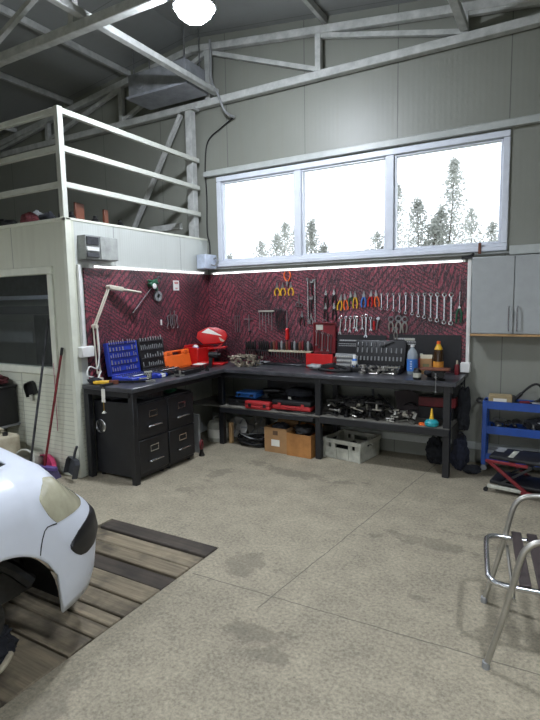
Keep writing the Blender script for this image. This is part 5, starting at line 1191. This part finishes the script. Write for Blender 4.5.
# three screwdriver racks
def rack(x0, x1, n, z, lab, m, hm):
    t = thing('screwdriver_rack', lab, 'rack', (x0, BY, z), group='screwdriver racks'); w_ = x1-x0
    MB().box(0, w_, -.075, 0, 0, .010).build('rack_shelf', m, t, bevel=.002); MB().box(0, w_, -.079, -.0751, -.008, .014).build('rack_lip', m, t)
    for x in (0, w_-.006): MB().prism([(0, -.06), (0, 0), (-.07, 0)], x, x+.006, 'yz').build('bracket', 'black_metal', t)
    for i in range(n):
        x = x0+w_*(i+.5)/n; hh = .085+.03*((i*7) % 5)/5; s = thing('screwdriver', ('dark' if hm[i % len(hm)] == 'black_plastic' else {'dark_red': 'dark red', 'brown_wood': 'brown'}.get(hm[i % len(hm)], 'grey'))+'-handled screwdriver, '+from_left(i)+' in the '+lab.split(',')[0], 'screwdriver', (x, BY-.04, z), group='screwdrivers in the racks')
        r_ = min(.015, w_/n*.42)
        MB().lathe([(r_*.6, .0105), (r_*.8, .02), (r_, .04), (r_*.95, hh), (r_*.5, hh+.014), (.001, hh+.016)], 10).build('handle', hm[i % len(hm)], s); MB().rod((0, 0, .0104), (0, 0, -.06-.04*((i*5) % 4)/4), .0035, n=6).build('shaft', 'steel', s)
rack(-3.255, -3.105, 5, 1.02, 'leftmost short screwdriver rack, above the metal pile', 'dark_steel', ['black_plastic', 'greasy'])
rack(-3.078, -2.930, 5, 1.022, 'second short screwdriver rack, beside the long one', 'dark_steel', ['black_plastic', 'greasy', 'black_plastic'])
rack(-2.914, -2.384, 16, 1.026, 'long pale-edged screwdriver rack, below the red screwdriver', 'beige', ['black_plastic', 'brown_wood', 'dark_red', 'black_plastic', 'grey'])
tag(MB().box(-.075, .075, -.05, .05, 0, .03).build('steel_tray', 'grey', bevel=.004, loc=(-3.0, 5.09, BT+.001)), 'small grey tray on the bench under the second short rack', 'tray')
tag(MB().box(-.30, .28, -.055, .05, 0, .022).build('long_tray', 'dark_steel', bevel=.004, loc=(-2.66, 5.08, BT+.001)), 'long flat dark tray on the bench under the long screwdriver rack', 'tray')
# red upright case with hex keys
t = thing('red_tool_case', 'open red metal case standing upright on the bench, dark wrenches in its lid', 'tool case', (-2.235, 5.14, BT+.001))
MB().box(-.155, .155, -.17, -.0, 0, .012).box(-.155, .155, -.17, -.16, .012, .155).box(-.155, -.145, -.16, 0, .012, .12).box(.145, .155, -.16, 0, .012, .12).build('case_base', 'red', t, bevel=.004)
l = MB(); l.box(-.125, .125, -.012, .0, .155, .475); frame_rect(l, -.13, .13, .15, .48, -.03, -.0121, .012); lid = l.build('case_lid', 'dark_red', t, bevel=.003)
MB().box(-.10, -.02, -.016, -.0125, .40, .455).build('lid_label', 'offwhite', lid)
for i in range(6):
    x = -.085+i*.034; s = thing('flat_wrench', 'dark flat wrench, '+from_left(i)+' inside the lid of the red case', 'wrench', (-2.235+x, 5.125, BT+.40-.01*i), rot=(0, .05, 0), group='wrenches in the red case lid'); spanner(.17+.02*(i % 3), .018, True).build('wrench_body', 'dark_steel' if i % 2 else 'steel', s)
MB().tube([(-.02, -.015, .48), (-.02, -.02, .505), (.02, -.02, .505), (.02, -.015, .48)], .004, 6, k=3).build('hanging_hook', 'steel', lid)
# dark info panels behind the bench (illegible white lettering)
def info(x0, x1, z0, z1, lab, lines):
    t = thing('black_signboard', lab, 'panel', (x0, BY, z0), group='black panels at the foot of the back board'); MB().box(0, x1-x0, -.012, 0, 0, z1-z0).build('panel_sheet', mat('panel_black', (30, 30, 33), .5), t)
    rn = random.Random(int(x0*100))
    for zz, a, b_, h in lines:
        o = MB(); x = a
        while x < b_: w_ = rn.uniform(.008, .02); o.box(x, min(b_, x+w_), -.0135, -.0121, zz-h/2, zz+h/2); x += w_+.004
        o.build('printed_line', mat('print_white', (190, 190, 190), .6), t)
info(-2.10, -1.56, .90, 1.222, 'black panel with faint white print right of the red case', [(.262, .03, .24, .014), (.225, .02, .28, .006), (.205, .02, .25, .006)])
info(-1.53, -.83, .90, 1.236, 'black panel with white print behind the bottles', [(.292, .05, .26, .016), (.262, .0, .27, .010), (.238, .0, .27, .010), (.215, .0, .16, .007)])
t = thing('print_badge', 'pale printed badge on the right black panel', 'badge', (-1.36, BY-.0125, 1.185)); MB().box(-.01, .09, -.002, -.0001, -.010, .012).build('badge_plate', 'offwhite', t)
# ------------------------------------------------------------------ on the back bench
t = thing('socket_organiser', 'grey ribbed tray of pale bits standing right of the red case', 'organiser', (-1.985, 5.06, BT+.001), rot=(-.25, 0, 0))
MB().box(-.115, .125, 0, .02, 0, .16).build('tray_back', 'grey', t, bevel=.003)
for r_ in range(3):
    MB().box(-.11, .12, -.012, -.0002, .02+.045*r_, .05+.045*r_).build('rib_strip', 'grey', t)
    for k in range(11): MB().rod((-.10+.02*k, -.0121, .034+.045*r_), (-.10+.02*k, -.022, .034+.045*r_), .006, n=8).build('bit', 'offwhite', t)
t = thing('black_socket_case', 'large open black socket case with slanted lid behind the white spray can', 'socket set', (-1.60, 4.955, BT+.001), .04)
MB().box(-.26, .26, -.13, .09, 0, .05).build('case_base', 'black_plastic', t, bevel=.008, seg=2); X = Matrix.Translation((0, .09, .051)) @ Matrix.Rotation(-.22, 4, 'X'); l = MB(); l.box(-.26, .26, 0, .035, 0, .26, X); lid = l.build('case_lid', 'black_plastic', t, bevel=.008, seg=2)
for r_, (z, n, hh) in enumerate(((.05, 13, .04), (.13, 10, .05), (.20, 7, .035))):
    for k in range(n):
        x = -.23+.46*k/(n-1)*(.98 if r_ < 2 else .6); p = X @ Vector((x, -.007, z)); q = X @ Vector((x, -.007, z+hh)); MB().rod(p, q, .009-.002*r_, n=8).build('bit_socket', 'grey' if r_ < 2 else 'steel', lid)
rn = random.Random(4)
for k in range(13): x = -.23+.46*k/12; MB().rod((x, -.08, .0505), (x, -.08, .075), .014, n=10).build('socket', 'chrome', t); MB().rod((x+.008, -.03, .0505), (x+.008, -.03, .07), .010, n=8).build('socket', 'steel', t)
MB().bar(X @ Vector((.0, -.012, .19)), X @ Vector((.14, -.012, .25)), .012, .01).build('ratchet', 'dark_steel', lid)
t = thing('spray_can', 'white and blue spray can standing on the back bench', 'spray can', (-1.81, 4.90, BT+.001)); MB().lathe([(.026, 0), (.029, .004), (.029, .11), (.020, .128)], 20).build('can_body', 'sky_blue', t); MB().lathe([(.0295, .062), (.0295, .108), (.029, .1085)], 20).build('white_band', 'white', t); MB().lathe([(.0185, .1285), (.0185, .160), (.013, .168), (.001, .169)], 18).build('cap', 'white', t)
t = thing('air_gun', 'black air gun with coiled hose lying in front of the grey organiser', 'air gun', (-1.98, 4.76, BT+.001), .15)
MB().tube([(-.16, .02, .02), (-.08, .05, .05), (0, .02, .06), (.10, .05, .04), (.16, .0, .02), (.06, -.05, .02), (-.06, -.05, .025), (-.15, -.02, .03)], .016, 8, k=5).build('hose', 'dark_rubber', t); MB().bar((-.13, 0, .05), (.02, .0, .075), .045, .045).bar((.0, 0, .07), (.06, -.02, .02), .035, .03).build('gun_body', 'greasy_dark', t, bevel=.006)
tag(lump(150, (.10, .06, .03), .35).build('pale_rag', 'grey', loc=(-2.22, 4.86, BT+.001)), 'pale rag lying in front of the red case on the bench', 'rag')
scatter(40, -1.74, -1.32, 4.72, 4.86, BT, .955, 'among the chrome sockets and clamps on the back bench', 'chrome parts on the back bench', .9, 16, (.5, .8), 'alu')
t = thing('water_bottle', 'clear plastic water bottle with blue label on the back bench', 'bottle', (-1.235, 4.92, BT+.001)); t.scale = (1.08, 1.08, 1.1)
m_ = bpy.data.materials.new('clear_plastic'); m_.use_nodes = True; b_ = m_.node_tree.nodes['Principled BSDF']; b_.inputs['Base Color'].default_value = S(196, 206, 210); b_.inputs['Roughness'].default_value = .12; b_.inputs['Alpha'].default_value = .45; _m['clear_plastic'] = m_
MB().lathe([(.04, 0), (.046, .008), (.046, .15), (.044, .16), (.046, .17), (.036, .205), (.016, .228), (.015, .24)], 24).build('bottle_body', m_, t); MB().lathe([(.0468, .03), (.0475, .03), (.0475, .135), (.0468, .135)], 24).build('blue_label', 'sky_blue', t); MB().lathe([(.017, .2405), (.017, .256), (.005, .257)], 16).build('cap', 'white', t)
for k in range(4): MB().box(-.008+.0, .008, -.049, -.0477, .05+.02*k, .058+.02*k).build('label_print', 'white', t)
t = thing('brown_carton', 'brown paper carton between the water bottle and the amber bottle', 'carton', (-1.12, 5.0, BT+.001), .1); MB().box(-.055, .055, -.04, .04, 0, .15).build('carton_body', 'card', t, bevel=.004); MB().prism([(-.04, .1502), (.04, .1502), (.0, .185)], -.055, .055, 'yz').build('folded_top', 'beige', t); MB().box(-.03, .03, -.0415, -.0402, .04, .10).build('paper_label', mat('carton_green', (120, 118, 84), .8), t)
t = thing('small_bottle', 'small dark red bottle behind the brown carton', 'bottle', (-1.185, 5.07, BT+.001)); MB().lathe([(.022, 0), (.025, .005), (.025, .13), (.012, .15), (.012, .16)], 18).build('bottle_body', 'dark_red', t); MB().lathe([(.014, .1602), (.014, .185), (.003, .187)], 14).build('cap', 'offwhite', t)
t = thing('oil_bottle', 'tall amber bottle with yellow cap and orange label on the back bench', 'bottle', (-1.005, 4.98, BT+.001)); t.scale = (1.05, 1.05, 1.28)
MB().lathe([(.038, 0), (.044, .006), (.044, .155), (.036, .185), (.022, .205), (.018, .215), (.018, .222)], 24).build('bottle_body', 'amber', t); MB().lathe([(.0445, .03), (.0455, .03), (.0455, .10), (.0445, .10)], 24).build('orange_label', mat('label_orange', (226, 150, 52), .6), t); MB().lathe([(.036, .1862), (.037, .190), (.024, .212), (.019, .2225), (.019, .226)], 20).build('yellow_collar', 'yellow', t); MB().lathe([(.0165, .2265), (.0165, .248), (.003, .25)], 16).build('cap', 'orange', t)
t = thing('red_tube', 'small dark red tube standing at the right end of the back bench', 'tube', (-.845, 5.04, BT+.001)); MB().lathe([(.02, 0), (.022, .004), (.022, .085), (.012, .10)], 16).build('tube_body', 'dark_red', t); MB().lathe([(.011, .1002), (.009, .135), (.003, .137)], 12).build('cap', 'beige', t)
# bench vice at the right end
t = thing('bench_vice', 'dark bench vice bolted at the right front corner of the back bench', 'vice', (-.93, 4.64, BT+.001)); t.scale = (.8, .8, .72)
MB().lathe([(.07, 0), (.07, .015), (.045, .025), (.045, .05)], 20).build('vice_base', 'greasy_dark', t); MB().box(-.05, .05, -.03, .10, .05, .085).box(-.065, .065, .03, .06, .085, .125).build('fixed_jaw', 'greasy_dark', t, bevel=.006); MB().box(-.065, .065, -.075, -.045, .04, .125).box(-.03, .03, -.045, -.031, .05, .08).build('moving_jaw', 'greasy_dark', t, bevel=.006)
MB().rod((0, -.0755, .06), (0, -.17, .06), .012).build('screw', 'steel', t); MB().rod((.0, -.155, -.12), (.0, -.155, .10), .006).ball((0, -.155, .10), .011).ball((0, -.155, -.12), .011).build('tommy_bar', 'steel', t)
tag(MB().box(-.13, .12, -.07, .06, 0, .014).build('wooden_plate', 'brown_wood', bevel=.003, loc=(-.955, 4.64, BT+.093), rotz=.05), 'small brown wooden plate lying on the bench vice', 'plate')
t = thing('black_jar', 'black jar with white label at the front edge of the back bench', 'jar', (-1.115, 4.62, BT+.001)); MB().lathe([(.034, 0), (.036, .004), (.036, .075), (.028, .085)], 20).build('jar_body', 'black_plastic', t); MB().lathe([(.0365, .02), (.0372, .02), (.0372, .06), (.0365, .06)], 20).build('white_label', 'offwhite', t); MB().lathe([(.030, .0855), (.030, .10), (.003, .101)], 18).build('lid', 'dark_steel', t)
tag(lump(151, (.07, .05, .04), .35).build('black_rag', 'cloth_dark', loc=(-1.02, 4.80, BT+.001)), 'black rag behind the bench vice', 'rag')

# ------------------------------------------------------------------ outside the window
struct(MB().box(-40, 30, YB+.26, 60, -.25, -.13).box(-40, 30, -40, RY0-.21, -.25, -.13).build('ground_outside', 'grass', smooth=False))
def tree(x, y, h, spread, n, lab, seed, spires, k=1.0):
    up = lambda z: 1.73+(z-1.73)*k
    x, y, h = x*k, y*k, up(h); spires = [(a*k, b*k, up(c), d*k) for a, b, c, d in spires]
    rn = random.Random(seed); t = thing('tree', lab, 'tree', (x, y, -.13), group='trees outside the window')
    tr = MB(); tr.tube([(0, 0, 0), (rn.uniform(-.1, .1), 0, h*.35), (rn.uniform(-.15, .15), 0, h*.7)], .09, 8, k=3, r2=.03)
    lf = MB()
    def leaf(p, s):
        a = rn.uniform(0, 2*PI); e = rn.uniform(-.6, .9); d = Vector((math.cos(a)*math.cos(e), math.sin(a)*math.cos(e), math.sin(e))); u = d.orthogonal().normalized(); u.rotate(Matrix.Rotation(rn.uniform(0, 6), 3, d)); p = Vector(p)
        lf.add([p, p+d*s*.5+u*s*.27, p+d*s, p+d*s*.5-u*s*.27], [(0, 1, 2, 3)])
    for (sx, sy, top, wd) in spires:
        st = Vector((sx*.25, sy*.25, h*.25)); en = Vector((sx, sy, top)); tr.tube([st, (st+en)/2+Vector((sx*.2, 0, .1)), en], .03, 6, k=3, r2=.005)
        m = int(n*2.6*top/h)
        m = int(m*1.7)
        for k in range(m):
            q = rn.random()**.7; c = st+(en-st)*q+Vector((sx*.2*math.sin(PI*q), 0, 0)); w_ = 1.25*wd*(1-q)**.6*(.75+.5*math.sin(q*23+sx*40)**2)+.02
            a = rn.uniform(0, 2*PI); r_ = w_*rn.random()**.6; leaf((c.x+r_*math.cos(a), c.y+r_*math.sin(a), c.z+r_*.55+rn.uniform(-.08, .08)), rn.uniform(.045, .085))
    tr.build('trunk', 'bark', t); lf.build('foliage', 'leaf', t, smooth=False)
tree(-7.25, 11, 3.2, .5, 420, 'leafy tree seen low in the left window pane, at its left edge', 1, [(-.15, 0, 2.85, .35), (.15, .1, 2.7, .3)])
tree(-6.25, 11.2, 3.4, .6, 560, 'rounded leafy tree in the middle of the left window pane', 2, [(-.35, 0, 3.15, .42), (.05, .1, 3.3, .42), (.35, 0, 3.55, .4)], 1.25)
tree(-5.2, 11, 3.4, .5, 520, 'leafy tree at the left edge of the middle window pane', 3, [(-.25, 0, 3.45, .38), (.1, 0, 3.5, .36), (.35, .1, 2.95, .3)])
tree(-3.35, 11, 3.9, .5, 430, 'slim twiggy tree at the right edge of the middle window pane', 4, [(-.2, 0, 3.1, .4), (.25, 0, 4.05, .34), (.1, .2, 3.3, .3)], 1.25)
tree(-2.4, 11, 4.3, .6, 620, 'tallest pointed tree in the right window pane', 5, [(-.3, 0, 3.7, .42), (.15, .1, 3.5, .4), (.42, 0, 4.4, .42), (.0, .3, 3.3, .4)])
tree(-1.45, 11, 3.4, .5, 480, 'leafy tree at the right end of the right window pane', 6, [(-.2, 0, 3.4, .42), (.2, 0, 3.1, .4), (.45, 0, 2.8, .35)], 1.25)
